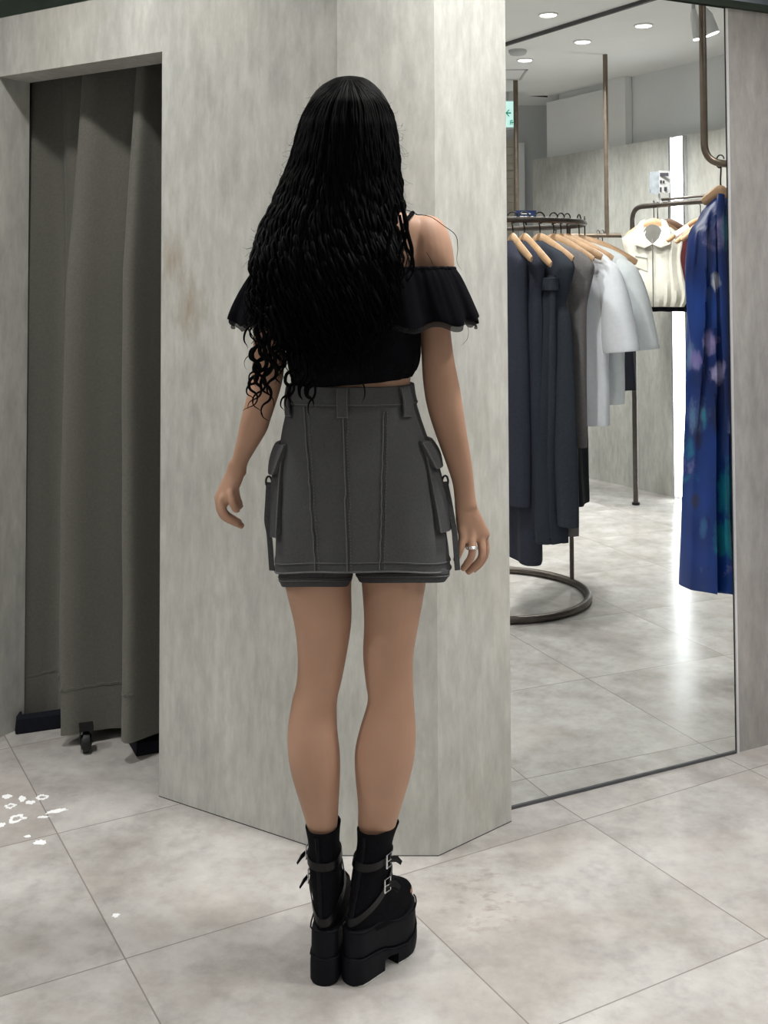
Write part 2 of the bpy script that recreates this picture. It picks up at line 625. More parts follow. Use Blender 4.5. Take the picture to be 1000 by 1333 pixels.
        me.polygons.foreach_set('material_index', self.m)
        me.polygons.foreach_set('use_smooth', [smooth] * len(fs))
        me.update()
        o = bpy.data.objects.new(name, me)
        COL.objects.link(o)
        if parent is None:
            o.location = org
        else:
            o.parent = parent
        if bevel:
            b = o.modifiers.new('bevel', 'BEVEL')
            b.width = bevel
            b.segments = 2
            b.limit_method = 'ANGLE'
            b.angle_limit = math.radians(40)
        if smooth:
            md = o.modifiers.new('edges', 'EDGE_SPLIT')
            md.split_angle = math.radians(42)
        return o


def tag(o, label=None, cat=None, group=None, kind=None):
    if label:
        o['label'] = label
    if cat:
        o['category'] = cat
    if group:
        o['group'] = group
    if kind:
        o['kind'] = kind
    return o


def empty(name, loc, label, cat, group=None, virt=False):
    o = bpy.data.objects.new(name, None)
    o.empty_display_size = 0.05
    COL.objects.link(o)
    o.location = refl(loc) if virt else Vector(loc)
    return tag(o, label, cat, group)


def struct(mb, name, mat, label=None, virt=False, smooth=False, bevel=0.0, cat=None):
    o = mb.build(name, mat, None, virt, smooth, bevel)
    return tag(o, label, cat, None, 'structure')

# ------------------------------------------------------------------ THE SETTING
c0, c1, c2, c3 = atZ(206.9, 1036.9), atZ(441, 1114.5), atZ(571, 1114.6), atZ(666, 1069.5)
D1 = (c0 - c1).normalized()
N1 = Vector((-D1.y, D1.x, 0))
if N1.y < 0:
    N1 = -N1                                   # away from the camera, into the fitting room
ZH = atY(209.5, 67, c0.y).z                    # underside of the header
OW = 0.675                                     # width of the curtained opening
jl = c0 + D1 * OW
ZT = atY(0, 24, jl.y).z                        # top of the partitions
WT = 0.12
CEIL = 2.75

mb = MB()
mb.prism([(-6, -5), (8, -5), (8, 8), (-6, 8)], -0.06, 0.0)
struct(mb, 'floor', 'floor_tile', 'pale mottled concrete-look square floor tiles with thin dark joints', cat='floor')
mb = MB()
mb.prism([(-6, -5), (8, -5), (8, 8), (-6, 8)], CEIL, CEIL + 0.08)
struct(mb, 'ceiling', 'ceiling_paint', 'flat white shop ceiling seen in the mirror', cat='ceiling')

mb = MB()
mb.prism([p.xy for p in (c0, c1, c2, c3, c3 - MN * 0.045, c3 - MN * 0.045 - MU * 0.3, c1 + Vector((0.05, 0.32, 0)), c0 + N1 * WT)], 0.0022, ZT)
struct(mb, 'pillar', 'concrete', 'faceted streaky grey concrete pillar behind the standing woman', cat='pillar')

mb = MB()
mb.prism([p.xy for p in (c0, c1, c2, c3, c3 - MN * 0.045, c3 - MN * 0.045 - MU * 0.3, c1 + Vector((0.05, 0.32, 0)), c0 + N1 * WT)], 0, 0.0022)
struct(mb, 'contact_shadow_pillar', 'dark_room', 'thin dark strip painted as gap line and contact shadow along the foot of the concrete pillar', cat='contact_shadow')  # contact shadow under the pillar, put in as a dark strip
mb = MB()
a = c0 + N1 * WT
poly = [c0, c0 + N1 * WT, jl + N1 * WT, jl]
mb.prism([p.xy for p in poly], ZH, ZT)
far = jl + D1 * 2.2
mb.prism([p.xy for p in (jl, jl + N1 * WT, far + N1 * WT, far)], 0, ZT)
struct(mb, 'wall_left', 'concrete', 'grey concrete-look partition and header framing the curtained fitting room', cat='wall')

# fitting-room box behind the curtain
bd = 1.15
mb = MB()
p0, p1 = c0 + N1 * bd - D1 * 0.05, jl + N1 * bd + D1 * 2.2
mb.prism([p.xy for p in (p0, p0 + N1 * 0.08, p1 + N1 * 0.08, p1)], 0, CEIL)
struct(mb, 'wall_back', 'green_wall', 'dark green wall above and behind the fitting room', cat='wall')
mb = MB()
mb.prism([p.xy for p in (c0 + N1 * WT, c0 + N1 * bd, jl + N1 * bd + D1 * 0.2, jl + N1 * WT + D1 * 0.2)], ZT - 0.05, ZT - 0.02)
struct(mb, 'light_block_lid', 'dark_room', 'added dark lid blocking light over the fitting room behind the header', cat='trim')  # unseen lid, added to keep ceiling light out of the fitting room
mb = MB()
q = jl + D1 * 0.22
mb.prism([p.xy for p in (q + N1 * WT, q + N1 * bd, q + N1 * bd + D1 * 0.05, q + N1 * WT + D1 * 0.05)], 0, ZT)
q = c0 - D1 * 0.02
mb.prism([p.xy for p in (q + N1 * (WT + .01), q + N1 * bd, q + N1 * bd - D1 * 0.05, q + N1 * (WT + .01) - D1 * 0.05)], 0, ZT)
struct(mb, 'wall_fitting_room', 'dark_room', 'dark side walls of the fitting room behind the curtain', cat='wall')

# mirror wall, the wall right of it, the wall above and behind it
mr = M1 + MU * 0.012
mb = MB()
s0 = M0 - MU * 0.25
mb.prism([p.xy for p in (s0 - MN * 0.012, mr - MN * 0.012, mr - MN * 0.12, s0 - MN * 0.12)], 0, ZT)
mb.prism([p.xy for p in (mr, mr + MU * 1.2, mr + MU * 1.2 - MN * 0.12, mr - MN * 0.12)], 0, ZT)
struct(mb, 'wall_right', 'concrete_mirror_side', 'grey concrete-look wall right of the tall mirror', cat='wall')
mb = MB()
mb.prism([p.xy for p in (s0 + MN * 0.012, mr + MU * 1.2 + MN * 0.012, mr + MU * 1.2 - MN * 0.12, s0 - MN * 0.12)], ZT + 0.001, ZT + 0.022)
struct(mb, 'trim_2', 'green_paint', 'dark green cap strip along the top of the mirror wall', cat='trim')
mb = MB()
p0, p1 = c3 - MN * 0.75 - MU * 0.2, mr - MN * 0.75 + MU * 2.6
mb.prism([p.xy for p in (p0, p1, p1 - MN * 0.08, p0 - MN * 0.08)], 0, CEIL)
struct(mb, 'wall_behind_mirror', 'blue_grey_paint', 'blue-grey upper wall showing above the mirror wall', cat='wall')

t = empty('wall_mirror', M0 + (M1 - M0) * 0.5, 'tall frameless wall mirror right of the pillar reflecting clothes racks', 'mirror')
mb = MB()
e = M1 - MU * 0.004
mb.prism([p.xy for p in (s0, e, e - MN * 0.008, s0 - MN * 0.008)], 0.007, ZT - 0.002)
mb.build('mirror_glass', 'mirror_glass', t, smooth=False)
mb = MB()
mb.prism([p.xy for p in (s0 + MN * 0.004, e + MN * 0.004, e - MN * 0.011, s0 - MN * 0.011)], 0.0, 0.007)
mb.build('bottom_channel', 'channel_grey', t, smooth=False)
mb = MB()
mb.prism([p.xy for p in (M1 + MU * 0.000 + MN * 0.004, M1 + MU * 0.008 + MN * 0.004, M1 + MU * 0.008 - MN * 0.011, M1 - MN * 0.011)], 0.0, ZT - 0.002)
mb.build('edge_strip', 'light_trim', t, smooth=False)
mb = MB()
mb.prism([p.xy for p in (M1 - MU * 0.0035 + MN * 0.001, M1 - MU * 0.0005 + MN * 0.001, M1 - MU * 0.0005 - MN * 0.011, M1 - MU * 0.0035 - MN * 0.011)], 0.0, ZT - 0.002)
mb.build('shadow_gap_seal', 'black_rubber', t, smooth=False)

# outer walls of the shop, behind and beside the photographer
for nm, a, b, lab in (('wall_south', (-5.5, -4.6), (7.6, -4.5), 'plain light wall far behind the photographer'),
                      ('wall_west', (-5.6, -4.5), (-5.5, 7.5), 'plain light wall far left of the fitting room')):
    mb = MB()
    mb.prism([(a[0], a[1]), (b[0], a[1]), (b[0], b[1]), (a[0], b[1])], 0, CEIL)
    struct(mb, nm, 'wall_paint', lab, cat='wall')

# ---- reflected side of the shop: laid out as it appears behind the glass, then mirrored into the room (virt=True)
QE = atZ(887, 650)
tn = -(QE - M0).dot(MN) / LD.dot(MN)
near = QE + LD * (tn + 0.13)
farp = QE + LD * 1.50
ZP = atY(887, 177.5, QE.y).z
mb = MB()
mb.prism([p.xy for p in (near, farp, farp + TD * 0.10, near + TD * 0.10)], 0, ZP)
struct(mb, 'wall_east', 'concrete_far', 'low concrete-look partition behind the reflected clothes rails', True, cat='wall')
mb = MB()
w0, w1 = near + TD * 0.13, farp + TD * 0.13 - LD * 0.16
mb.prism([p.xy for p in (w0, w1, w1 + TD * 0.1, w0 + TD * 0.1)], 0, CEIL)
struct(mb, 'wall_upper_east', 'wall_paint', 'light grey upper wall above the reflected partition', True, cat='wall')


def on_east(px, py, off):
    """point where the pixel's ray meets the reflected east wall plane pushed back by off"""
    d = ray(px, py)
    k = (QE + TD * off - CAM).dot(TD) / d.dot(TD)
    return CAM + d * k


mb = MB()
a, b = on_east(823, 150, 0.125), on_east(800, 150, 0.125)
mb.prism([p.xy for p in (a, b, b - TD * 0.06, a - TD * 0.06)], ZP + 0.0, CEIL - 0.001)
struct(mb, 'trim_3', 'panel_paint', 'pale boxed pilaster on the reflected upper wall', True, cat='trim')
mb = MB()
a, b = on_east(790, 150, 0.12), on_east(716, 150, 0.12)
mb.prism([p.xy for p in (a, b, b - TD * 0.03, a - TD * 0.03)], ZP + 0.0, CEIL - 0.05)
struct(mb, 'trim_4', 'panel_paint', 'pale flat panel on the reflected upper wall left of the pilaster', True, cat='trim')
mb = MB()
a, b = on_east(797, 150, 0.118), on_east(791, 150, 0.118)
mb.prism([p.xy for p in (a, b, b - TD * 0.008, a - TD * 0.008)], ZP + 0.0, CEIL - 0.001)
struct(mb, 'trim_5', 'grey_paint', 'dark joint strip between the panel and the pilaster', True, cat='trim')

YF = 8.75
mb = MB()
mb.prism([(0.55, YF), (1.75, YF), (1.75, YF + 0.1), (0.55, YF + 0.1)], 0, CEIL)
struct(mb, 'wall_far', 'grey_paint', 'grey wall beyond the end of the reflected partition', True, cat='wall')
mb = MB()
mb.prism([(atY(675, 300, YF).x, YF - 0.04), (atY(683, 300, YF).x, YF - 0.04), (atY(683, 300, YF).x, YF - .001), (atY(675, 300, YF).x, YF - .001)], 0, CEIL - 0.3)
struct(mb, 'trim_6', 'panel_paint', 'pale upright door casing beside the reflected shutter', True, cat='trim')
mb = MB()
x0, x1 = atY(640, 300, YF).x, atY(669, 300, YF).x
for k in range(40):
    z = k * 0.062
    mb.obox((x0, YF - 0.03, z), (x1 - x0, 0, 0), (0, 0.02, 0), (0, 0, 0.058))
mb.obox((x0, YF - 0.02, 0), (x1 - x0, 0, 0), (0, 0.018, 0), (0, 0, 2.48))
struct(mb, 'door_1', 'cream_shutter', 'cream slatted shutter below the green exit sign', True, cat='shutter')

# ceiling fittings
def line_on_ceiling(pa, pb, w, h, name, mat, label, ext=0.0):
    a, b = atZ(*pa, CEIL), atZ(*pb, CEIL)
    d = (b - a).normalized()
    a, b = a - d * ext, b + d * ext
    n = Vector((-d.y, d.x, 0))
    mb = MB()
    mb.prism([p.xy for p in (a - n * w, b - n * w, b + n * w, a + n * w)], CEIL - h, CEIL - 0.0005)
    return struct(mb, name, mat, label, True, cat='trim')


line_on_ceiling((657, 56), (835, 0.5), 0.009, 0.02, 'trim_7', 'channel_grey', 'long dark track running across the reflected ceiling', 1.2)
mb = MB()
h0 = atZ(652, 97, CEIL)
for (a, b) in (((0, 0), (0.36, 0.015)), ((0, 0.345), (0.36, 0.36)), ((0, 0), (0.015, 0.36)), ((0.345, 0), (0.36, 0.36))):
    mb.prism([(h0.x - 0.2 + a[0], h0.y - 0.18 + a[1]), (h0.x - 0.2 + b[0], h0.y - 0.18 + a[1]), (h0.x - 0.2 + b[0], h0.y - 0.18 + b[1]), (h0.x - 0.2 + a[0], h0.y - 0.18 + b[1])], CEIL - 0.006, CEIL - 0.0005)
tag(struct(mb, 'trim_8', 'grey_paint', 'square access hatch frame in the reflected ceiling', True, cat='trim'))

# ------------------------------------------------------------------ THE SHOP ITEMS
def smooth_curve(pts, n=8):
    return [Vector(p) for p in catmull([tuple(p) for p in pts], n)]


def arc_bend(a, b, c, r, n=10):
    """polyline a-b-c with the corner at b rounded"""
    a, b, c = Vector(a), Vector(b), Vector(c)
    d0, d1 = (a - b).normalized(), (c - b).normalized()
    p, q = b + d0 * r, b + d1 * r
    out = [a]
    for k in range(n + 1):
        t = k / n
        out.append(p * (1 - t) ** 2 + b * 2 * t * (1 - t) + q * t * t)
    out.append(c)
    return out


# ---- curtain in the fitting-room opening
def curtain():
    t = empty('curtain', jl - D1 * (OW / 2) + N1 * 0.2, 'dark olive-grey fitting room curtain hanging in deep folds in the doorway', 'curtain')
    t.location.z = 0
    # plan path: distance from the left jamb, depth behind the wall face
    path = [(-0.30, .30), (-.22, .26), (-.16, .30), (-0.06, .28), (0.00, .215), (0.03, .175), (.07, .235), (.10, .25), (.14, .225), (.19, .235), (.235, .26), (.252, .25), (.258, .18), (.275, .135), (.31, .15),
            (.35, .205), (.40, .25), (.45, .275), (.478, .26), (.485, .19), (.50, .15), (.53, .152), (.542, .21), (.555, .245), (.59, .225), (.62, .215), (.65, .235), (.69, .22), (.75, .20), (.80, .22)]
    pp = catmull(path, 7)
    rows = 46
    grid = []
    for i in range(rows + 1):
        v = i / rows
        row = []
        for j, (s, d) in enumerate(pp):
            s, d = s - .055, d - .035
            hem = interp([(-.3, .014), (.19, .014), (.205, .030), (.41, .040), (.43, .058), (.8, .062)], s) + 0.005 * sin(s * 31)
            z = ZH + 0.05 - v * (ZH + 0.05 - hem)
            amp = 0.62 + 0.62 * min(1, v * 3) + .1 * v
            dd = .185 + (d - .185) * amp + 0.012 * sin(v * 5 + s * 9) * v + 0.003 * noise.noise((s * 12, v * 9, 3))
            if v > 0.9:
                dd += 0.0035 * sin(s * 170) * (v - 0.9) * 10 * 0.5
            ss = s + 0.010 * sin(v * 2.6 + s * 7)
            p = jl - D1 * ss + N1 * dd
            row.append((p.x, p.y, z))
        grid.append(row)
    mb = MB()
    mb.sheet(grid, 0.004)
    mb.build('curtain_cloth', 'curtain_cloth', t)
    # hem seam: a slightly proud line of gathered stitching
    mb = MB()
    r = rows - 3
    for rr, off in ((r, 0.0), (r, 0.004)):
        pts = [Vector(p) - N1 * 0.0035 + Vector((0, 0, off + 0.0025 * sin(k * 1.7))) for k, p in enumerate(grid[rr])]
        mb.tube(pts, 0.0016, 5)
    mb.build('hem_seam', 'curtain_cloth', t)
    mb = MB()
    a, b = jl + D1 * 0.1 + N1 * 0.2, c0 - D1 * 0.04 + N1 * 0.2
    mb.tube([(a.x, a.y, ZH + 0.075), (b.x, b.y, ZH + 0.075)], 0.012, 10)
    mb.build('curtain_rod', 'black_metal', t)


curtain()


def garment_trolley():
    a, b = atZ(35, 944), atZ(205, 962)
    t = empty('trolley', ((a.x + b.x) / 2, (a.y + b.y) / 2 + .1, 0), 'low black trolley on casters peeking out under the curtain', 'trolley')
    d = (b - a).normalized()
    n = Vector((-d.y, d.x, 0))
    mb = MB()
    o = a - d * 0.02 + n * 0.26
    mb.obox((o.x, o.y, 0.075), d * ((b - a).length - .06), n * 0.30, (0, 0, 0.035))
    mb.build('deck', 'black_metal', t, smooth=False, bevel=.004)
    for px, py, ax in ((112, 979, 0.3),):
        c = atZ(px, py) + n * 0.0
        wheel((c.x, c.y), ax, t)
    # two soft black shoe bags standing at the curtain's foot
    return t


def wheel(c, ang, t, r=0.030):
    ax = Vector((cos(ang), sin(ang), 0))
    fo = Vector((-ax.y, ax.x, 0))
    mb = MB()
    prof = [(0.0, .020), (.016, .014), (.019, .0135), (.022, .008), (.0295, .009), (.030, .006), (.030, -.006), (.0295, -.009), (.022, -.008), (.019, -.0135), (.016, -.014), (0, -.02)]
    c3d = Vector((c[0], c[1], r))
    rings = []
    for k in range(24):
        a = 2 * PI * k / 24
        e = fo * cos(a) + Vector((0, 0, 1)) * sin(a)
        rings.append([c3d + e * (q * r / .03) + ax * h for q, h in prof])
    rings.append(rings[0])
    mb.rings(rings, caps=False, closed=False)
    w = mb.build('caster', 'black_rubber', t)
    mb = MB()
    for s in (-1, 1):
        o = c3d + ax * (s * 0.015) - fo * 0.012
        mb.obox(o, ax * 0.003 * s, fo * 0.03, (0, 0, 0.040))
    o = c3d - ax * 0.02 - fo * 0.02 + Vector((0, 0, .036))
    mb.obox(o, ax * 0.04, fo * 0.04, (0, 0, 0.012))
    mb.build('fork', 'black_metal', w, smooth=False)


garment_trolley()


def low_box(pa, pb, h, dep, label, name='shoe_tray'):
    a, b = atZ(*pa), atZ(*pb)
    d = (b - a).normalized()
    n = Vector((-d.y, d.x, 0))
    mb = MB()
    w = (b - a).length
    rings = []
    for z, ins in ((0.0, .004), (0.004, 0.0), (h * .8, .004), (h, .014), (h, .02)):
        pts = []
        for (u, v) in ((ins, ins), (w - ins, ins), (w - ins, dep - ins), (ins, dep - ins)):
            p = a + d * u + n * v
            pts.append((p.x, p.y, z))
        rings.append(pts)
    # a shallow tray: walls then a sunk floor
    pts = []
    for (u, v) in ((.02, .02), (w - .02, .02), (w - .02, dep - .02), (.02, dep - .02)):
        p = a + d * u + n * v
        pts.append((p.x, p.y, .01))
    rings.append(pts)
    mb.rings(rings)
    return tag(mb.build(name, 'black_wool', smooth=False), label, 'tray')


low_box((20, 957), (90, 947), 0.052, 0.12, 'black tray under the left end of the curtain')
low_box((177, 986), (216, 979), 0.045, 0.12, 'black tray under the right end of the curtain beside the pillar')


# white paint spots worn into the floor by the curtain
def paint_spot(px, py, rx, ry, rot, label, ring=False, seed=0):
    c = atZ(px, py)
    rnd = random.Random(seed)
    n = 22
    mb = MB()
    k = c.y / F
    fy = c.y * c.y / (F * HC)
    out = []
    for i in range(n):
        a = 2 * PI * i / n
        q = 1 + rnd.uniform(-.28, .28)
        x, y = rx * k * cos(a) * q, ry * fy * sin(a) * q
        out.append((c.x + x * cos(rot) - y * sin(rot), c.y + x * sin(rot) + y * cos(rot)))
    if ring:
        inn = [(c.x + (p[0] - c.x) * .58, c.y + (p[1] - c.y) * .5) for p in out]
        rings = [[(p[0], p[1], z) for p in q] for q, z in ((out, 0.0), (out, .0012), (inn, .0012), (inn, 0.0))]
        mb.rings(rings, caps=False)
    else:
        mb.prism(out, 0.0, 0.0012)
    return tag(mb.build('paint_spot', 'paint_white', smooth=False), label, 'paint spot', 'white paint spots on the floor tiles')


for i, (a, lab) in enumerate((((9, 1037, 6, 2.4, 0), 'small solid white paint spot furthest up the left edge of the floor'),
                              ((13.5, 1049.5, 7, 3, 0, True), 'smaller white paint ring on the floor near the left edge'),
                              ((22, 1066, 10, 5, 0, True), 'largest white paint ring on the floor, grey inside'),
                              ((2, 1074, 5, 2.6, 0), 'white paint spot at the very left edge beside the largest ring'),
                              ((29, 1040, 5, 3.4, .3), 'ragged white paint spot just above the largest paint ring'),
                              ((39, 1045, 6, 2.2, -.2), 'thin white paint smear left of the tile joint'),
                              ((55, 1038, 7, 3.4, .2, True), 'white paint spot with a hole touching the tile joint'),
                              ((73, 1056, 14, 2.2, .45), 'long white paint streak crossing to the right of the tile joint'),
                              ((56, 1064, 7, 1.3, .1), 'short thin white paint streak left of the tile joint'),
                              ((52, 1097, 8, 3.0, 0), 'white paint flake just below the cross of tile joints'),
                              ((36, 1089, 4, 1.4, 0), 'tiny white paint fleck on the cross joint'),
                              ((151, 1192, 5, 2.4, 0), 'lone white paint fleck in the middle of the left floor tile'))):
    args = list(a)
    ring = len(args) == 6
    paint_spot(*args[:5], lab, ring, i)

# ------------------------------------------------------------------ reflected things (virtual side)
RC = Vector((0.476, 4.86, 0))
RR = 0.395
RZ = 1.605


def ring_pts(r, z, n=72):
    return [Vector((RC.x + r * cos(2 * PI * k / n), RC.y + r * sin(2 * PI * k / n), z)) for k in range(n + 1)]


def torus(mb, r, z, tr, n=80, sides=10):
    rings = []
    for k in range(n):
        a = 2 * PI * k / n
        e = Vector((cos(a), sin(a), 0))
        rings.append([Vector((RC.x, RC.y, z)) + e * (r + tr * cos(2 * PI * j / sides)) + Vector((0, 0, tr * sin(2 * PI * j / sides))) for j in range(sides)])
    rings.append(rings[0])
    mb.rings(rings, caps=False)


t = empty('round_clothes_rack', RC, 'round bronze metal clothes rack with ring base reflected in the mirror', 'clothes rack', None, True)
mb = MB(); torus(mb, RR, RZ, 0.0125); mb.build('top_ring', 'rack_metal', t, True)
mb = MB(); torus(mb, RR, 0.016, 0.016); mb.build('base_ring', 'rack_metal', t, True)
for a in (25, 145, 265):
    e = Vector((cos(math.radians(a)), sin(math.radians(a)), 0)) * RR + RC
    mb = MB(); mb.tube([(e.x, e.y, 0.02), (e.x, e.y, RZ)], 0.010, 10); mb.build('post', 'rack_metal', t, True)


# ---- hangers
def hanger(c, ax, z, half, label, group, wood='hanger_wood', drop=0.075, clips=False, hook_h=0.075, tilt=0.0):
    """c: point under the rail, ax: unit vector along the shoulders, z: height of the rail's top"""
    c = Vector((c[0], c[1], 0))
    ax = Vector(ax).normalized()
    pn = Vector((-ax.y, ax.x, 0))
    zt = z - hook_h
    t = empty('clothes_hanger', (c.x, c.y, zt), label, 'hanger', group, True)
    pts, rad = [], []
    for k in range(-12, 13):
        u = k / 12
        zz = zt - 0.012 - drop * abs(u) ** 1.25 + u * tilt
        p = c + ax * (half * u) + pn * (0.028 * (u * u))
        pts.append((p.x, p.y, zz))
        rad.append(0.023 - 0.008 * abs(u) ** 2 if abs(u) < 0.95 else 0.013)
    mb = MB()
    mb.tube(pts, rad, 10, flat=(pn, 0.45))
    mb.build('bar', wood, t, True)
    hk = []
    for k in range(15):
        a = -0.55 * PI + k / 14 * 1.45 * PI
        hk.append(c + pn * 0 + ax * 0 + Vector((0, 0, z - 0.004)) + (pn * 0 + Vector((0, 0, 1)) * (0.022 * sin(a)) + pn * 0.022 * cos(a)) + Vector((0, 0, 0)))
    stem = [Vector((c.x, c.y, zt + 0.0)), Vector((c.x, c.y, zt + 0.03))] + hk
    mb = MB()
    mb.tube(smooth_curve(stem, 4), 0.0028, 7)
    mb.build('hook', 'hook_metal', t, True)
    return t


# ---- garments: horizontal sections stacked downwards, along ax
def garment(name, label, cat, group, c, ax, ztop, secs, mat, sleeves=None, pleat=(0, 0, 0), extra=None, bend=0.02, neck=True, seed=1, strips=None, shear=0.0):
    """secs: (drop, left half-width, right half-width, half-depth)"""
    c = Vector((c[0], c[1], 0))
    ax = Vector(ax).normalized()
    pn = Vector((-ax.y, ax.x, 0))
    if group == GG:
        secs = [(a_, b_, c_, d_ * .72) for a_, b_, c_, d_ in secs]
    rows = catmull(secs, 7)
    N = 56
    rings = []
    dmax = secs[-1][0]
    na, nf, nph = pleat
    for (dr, wl, wr, dp) in rows:
        ring = []
        v = dr / dmax
        for k in range(N):
            a = 2 * PI * k / N
            ca, sa = cos(a), sin(a)
            e = 2 / 2.6
            x = (wr if ca > 0 else wl) * math.copysign(abs(ca) ** e, ca)
            y = dp * math.copysign(abs(sa) ** e, sa)
            u = x / max(wl, wr)
            y += bend * u * u * (1 - 0.5 * v)
            w = na * v ** 0.7 * sin(nf * u * PI + nph + 1.3 * sin(2.2 * v + u))
            w += 0.006 * noise.noise((u * 2.5 + seed, v * 3, seed * 1.7)) * (0.3 + v)
            y += w
            x *= 1 + 0.02 * noise.noise((v * 5, seed * 2.0, 1.0))
            zz = ztop - dr - (0.012 * na / 0.02 * cos(nf * u * PI + nph) * 0.25 if v > 0.97 and na else 0)
            p = c + ax * (x + shear * v) + pn * y
            ring.append((p.x, p.y, zz))
        rings.append(ring)
    t = empty(name, (c.x, c.y, ztop - dmax), label, cat, group, True)
    mb = MB()
    mb.rings(rings)
    mb.build('body', mat, t, True)
    for sl in (sleeves or []):
        mb = MB()
        sr = catmull(sl, 6)
        rr = []
        for (x, zz, hw, hd) in sr:
            ring = []
            for k in range(20):
                a = 2 * PI * k / 20
                p = c + ax * (x + hw * cos(a)) + pn * (hd * sin(a) + bend * 0.8 + .004 * noise.noise((x * 9, zz * 9, k * .3)))
                ring.append((p.x, p.y, ztop + zz + 0.3 * hw * cos(a) * (1 if x > 0 else -1) * 0.35))
            rr.append(ring)
        mb.rings(rr)
        mb.build('sleeve', mat, t, True)
    for fn in (strips or []):
        fn(t, c, ax, pn, ztop)
    return t


GH = 'wooden hangers on the round rack'
GG = 'clothes hanging on the round rack'


def on_ring(adeg):
    a = math.radians(adeg)
    e = Vector((cos(a), sin(a), 0))
    return RC + e * RR, e


HANG = [(-77, 'wooden hanger nearest the viewer on the round rack, its curved end sticking out bare', .215, .11),
        (-67, 'wooden hanger second from the front holding the slate sleeveless dress', .20, .09),
        (-57, 'wooden hanger inside the taupe sleeveless top', .20, .09),
        (-45, 'wooden hanger inside the front white shirt', .20, .085),
        (-30, 'wooden hanger at the right end of the round rack inside the pale tee', .20, .085),
        (-51, 'wooden hanger squeezed between the taupe top and the front white shirt', .19, .08),
        (-84, 'wooden hanger at the column edge of the mirror', .20, .09),
        (-12, 'wooden hanger behind the pale tee, long bar showing above it', .215, .095),
        (38, 'wooden hanger at the back of the round rack holding the long black dress', .19, .08)]
for adeg, lab, half, drop in HANG:
    p, e = on_ring(adeg)
    hanger(p, e, RZ + 0.0125, half, lab, GH, drop=drop)

ZN = RZ - 0.085


def waistband(off, hw, dp, h, mat, nm='waistband'):
    def fn(t, c, ax, pn, zt):
        mb = MB()
        rr = []
        for dz in (0, -.002, -h + .002, -h):
            g = 0.004 if dz in (-.002, -h + .002) else 0.0
            rr.append([tuple(c + ax * ((hw + g) * cos(2 * PI * k / 32)) + pn * ((dp + g) * sin(2 * PI * k / 32) + .012) + Vector((0, 0, zt - off + dz))) for k in range(32)])
        mb.rings(rr)
        mb.build(nm, mat, t, True)
    return fn


# front navy long vest
p, e = on_ring(-77)
garment('long_vest', 'very long dark navy sleeveless vest at the front of the round rack', 'vest', GG, p, e, ZN,
        [(0, .05, .05, .03), (.015, .08, .08, .045), (.05, .15, .13, .05), (.09, .19, .155, .05), (.13, .18, .148, .05), (.22, .165, .125, .05), (.30, .17, .128, .055), (.5, .18, .125, .06),
         (.8, .20, .125, .065), (1.1, .21, .115, .07), (1.25, .21, .105, .07), (1.27, .21, .10, .068)],
        'navy_wool', pleat=(.012, 3, .4), seed=2)
# navy clipped skirt between the vests
p, e = on_ring(-72)
garment('pleated_skirt', 'dark slate pleated skirt with a plain waistband between the two sleeveless vests', 'skirt', GG, p, e, ZN - .14,
        [(0, .08, .155, .03), (.05, .08, .16, .035), (.3, .10, .165, .05), (.6, .13, .17, .06), (1.0, .16, .175, .07), (1.02, .16, .175, .068)], 'slate_wool', pleat=(.028, 7, .9), seed=3,
        strips=[waistband(0.01, .17, .05, .05, 'slate_wool')])
# slate sleeveless dress
p, e = on_ring(-67)
garment('sleeveless_dress', 'slate grey sleeveless dress with a cut-in armhole, second on the round rack', 'dress', GG, p, e, ZN,
        [(0, .05, .05, .025), (.015, .08, .085, .04), (.05, .15, .16, .045), (.10, .19, .205, .045), (.14, .18, .198, .045), (.22, .16, .155, .045), (.27, .155, .15, .05), (.33, .16, .175, .05), (.6, .17, .195, .06),
         (.9, .19, .22, .07), (1.08, .2, .235, .07), (1.10, .2, .232, .068)], 'slate_wool', pleat=(.02, 4, .2), seed=4)
# taupe
p, e = on_ring(-57)
garment('tunic', 'taupe grey sleeveless tunic hanging between slate dress and white shirts', 'tunic', GG, p, e, ZN,
        [(0, .05, .05, .025), (.015, .08, .09, .04), (.05, .15, .16, .045), (.10, .19, .21, .045), (.15, .18, .205, .045), (.25, .16, .18, .045), (.33, .16, .175, .05), (.6, .17, .18, .055), (.80, .175, .18, .055), (.815, .175, .178, .05)],
        'taupe_wool', pleat=(.010, 3, .2), seed=5, shear=-.02)
# grey long skirt hem below navy
p, e = on_ring(-61)
garment('long_skirt', 'grey long skirt whose hem shows below the slate dress', 'skirt', GG, p, e, ZN - .2,
        [(0, .08, .10, .03), (.3, .10, .12, .045), (.6, .12, .135, .055), (.93, .14, .15, .06), (.94, .14, .15, .058)], 'taupe_wool', pleat=(.012, 4, .2), seed=15)


def tee_sleeve(x, s):
    return [(s * (x - .035), -.075, .030, .030), (s * (x - .008), -.12, .050, .042), (s * (x + .018), -.21, .062, .05), (s * (x + .036), -.33, .072, .055), (s * (x + .050), -.435, .078, .055), (s * (x + .050), -.442, .07, .05)]


